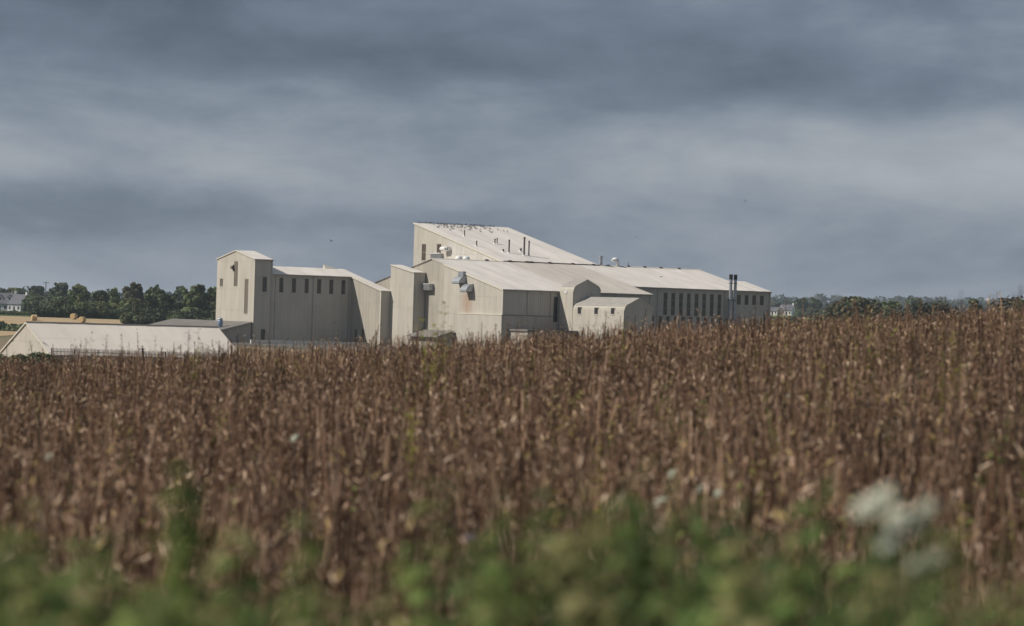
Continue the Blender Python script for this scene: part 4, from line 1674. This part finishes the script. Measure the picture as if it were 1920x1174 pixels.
# ------------------------------------------------------------------ green verge close to the camera
GR = [(.155, .205, .062), (.11, .16, .05), (.21, .225, .085), (.21, .19, .085), (.075, .11, .036)]
WV = [weed_plant(56, .3, .075, .0165, GR[i % 5], .5) for i in range(10)] + [weed_plant(22, .2, .2, .004, (.16, .15, .06), .6) for i in range(3)]


def verge_h(x, y):
    """tops of the verge growth relative to the eye: taller on the right and far left"""
    u = x / y / .18
    e = -.495 + .035 * np.sin(u * 5 + .6) + .03 * np.sin(u * 17) + .165 * np.exp(-((u - .33) / .28) ** 2) + .05 * np.exp(-((u + .95) / .3) ** 2) - .07 * np.exp(-((u + .1) / .22) ** 2) - .08 * np.exp(-((u + .5) / .12) ** 2)
    return e * y / 5.4


n = 860
vy = rng.uniform(3.2, 5.2, n)
vx = rng.uniform(-1, 1, n) * (.185 * vy + .45)
vg = ground(vx, vy) + EYE
top = EYE + verge_h(vx, vy) - rng.uniform(0, .22, n) ** 1.2 - .02 + np.where(rng.random(n) < .09, rng.uniform(.03, .11, n), 0)
scatter('verge_weeds', np.column_stack([vx, vy, vg]), np.maximum(.3, top - vg), WV, M['weed'], 'lush green verge of nettles and weeds close to the camera', tilt=.12, hue=.3)

for px, D, topy, lab, nl in ((378, 3.4, 890, 'tall dark green nettle column at the lower left', 190), (560, 3.6, 965, 'fainter green nettle right of the tall nettle column', 50),
                             (975, 4.0, 925, 'green weed tip poking up at the lower middle', 46), (1195, 3.8, 945, 'leafy green weed in the lower right verge', 60),
                             (40, 3.2, 985, 'leafy weed at the lower left corner', 60)):
    put_plant('nettle', lab, 'nettle', px, D, topy, weed_plant(nl, .2, .055, .016, (.12, .165, .045), .6), M['weed'])


def umbel(label, px, py, D, rad, n, m, cat='flower'):
    """flower head of many florets on branching stalks"""
    p = at(px, D)
    g = gz(p.x, p.y)
    zc = EYE + zrow(px, py, D) - g
    t = thing('umbel_flower' if cat == 'flower' else 'small_flower', label, cat, (p.x, p.y, g), -.85)
    mb = MB()
    mb.tube([(0, 0, 0), (.02, 0, zc * .5), (0, 0, zc - rad * .8)], [.006, .005, .004], 5)
    st = mb.build('stem', M['bark'] if cat != 'flower' else M['stemgreen'], t)
    mb = MB()
    fl = MB()
    for k in range(n):
        a = k * 2.4
        q = rad * math.sqrt((k + .5) / n)
        lift = .55 * (rad - q)
        x, y, z = math.cos(a) * q, math.sin(a) * q * .65 - lift * .7, zc + math.sin(a) * q * .8 + lift * .5 + random.uniform(-.08, .08) * rad
        mb.tube([(0, 0, zc - rad * .85), (x, y, z)], .0015, 3)
        s = rad * .33
        fl.lathe([(s * .2, 0), (s, s * .25), (s * .7, s * .55), (s * .1, s * .6)], (x, y, z), 6)
    mb.build('stalk', M['stemgreen'], st)
    fl.build('flower_head', m, t)


M['stemgreen'] = mat('green_stem', (.07, .11, .035), .7, .1)
for px, py, D, rad, nf, lab in ((1636, 955, 3.2, .0155, 22, 'white umbel flower at the left end of the blurred white cluster'),
                               (1668, 935, 3.3, .014, 20, 'white umbel flower at the top of the blurred white cluster'),
                               (1695, 975, 3.25, .015, 20, 'white umbel flower in the middle of the blurred white cluster'),
                               (1680, 1020, 3.2, .014, 18, 'white umbel flower at the bottom of the blurred white cluster'),
                               (1748, 955, 3.35, .012, 16, 'white umbel flower at the right end of the blurred white cluster'),
                               (1724, 990, 3.3, .011, 14, 'small white umbel flower between cluster middle and right end'),
                               (1770, 1048, 3.1, .009, 10, 'small white flower alone below the right end of the cluster'),
                               (1730, 1062, 3.15, .009, 10, 'small dull white flower lowest below the white cluster')):
    umbel(lab, px, py, D, rad, nf, M['petal'])
for px, py, D, lab in ((1270, 890, 12, 'pale daisy-like flower, highest of the small row at right'), (1325, 918, 11, 'pale daisy-like flower, left of the touching pair'), (1355, 928, 11, 'pale daisy-like flower, right of the touching pair'),
                       (1248, 943, 10, 'pale daisy-like flower low left of the small row'), (560, 823, 14, 'pale flower in the crop left of the middle'), (102, 858, 13, 'pale flower in the crop at far left'),
                       (1485, 742, 20, 'pale flowers in the crop below the pasture')):
    umbel(lab, px, py, D, .022, 12, M['petal'], 'small flower')
umbel('small lilac flower at the edge of the verge, middle', 893, 1010, 7.0, .016, 10, M['lilac'], 'small flower')


# ------------------------------------------------------------------ haze: thin pale air round the whole place
hm = bpy.data.materials.new('haze')
hm.use_nodes = True
nt = hm.node_tree
nt.nodes.remove(nt.nodes['Principled BSDF'])
pv = nt.nodes.new('ShaderNodeVolumePrincipled')
pv.inputs['Color'].default_value = (.78, .88, 1.0, 1)
pv.inputs['Density'].default_value = 0.00009
pv.inputs['Anisotropy'].default_value = 0.0
nt.links.new(pv.outputs[0], nt.nodes['Material Output'].inputs['Volume'])
mb = MB()
mb.box(-9200, 9200, -60, 9100, EYE - 60, EYE + 34)
hz = mb.build('haze', hm)
hz['kind'] = 'stuff'
hz['label'] = 'thin pale haze in the air'
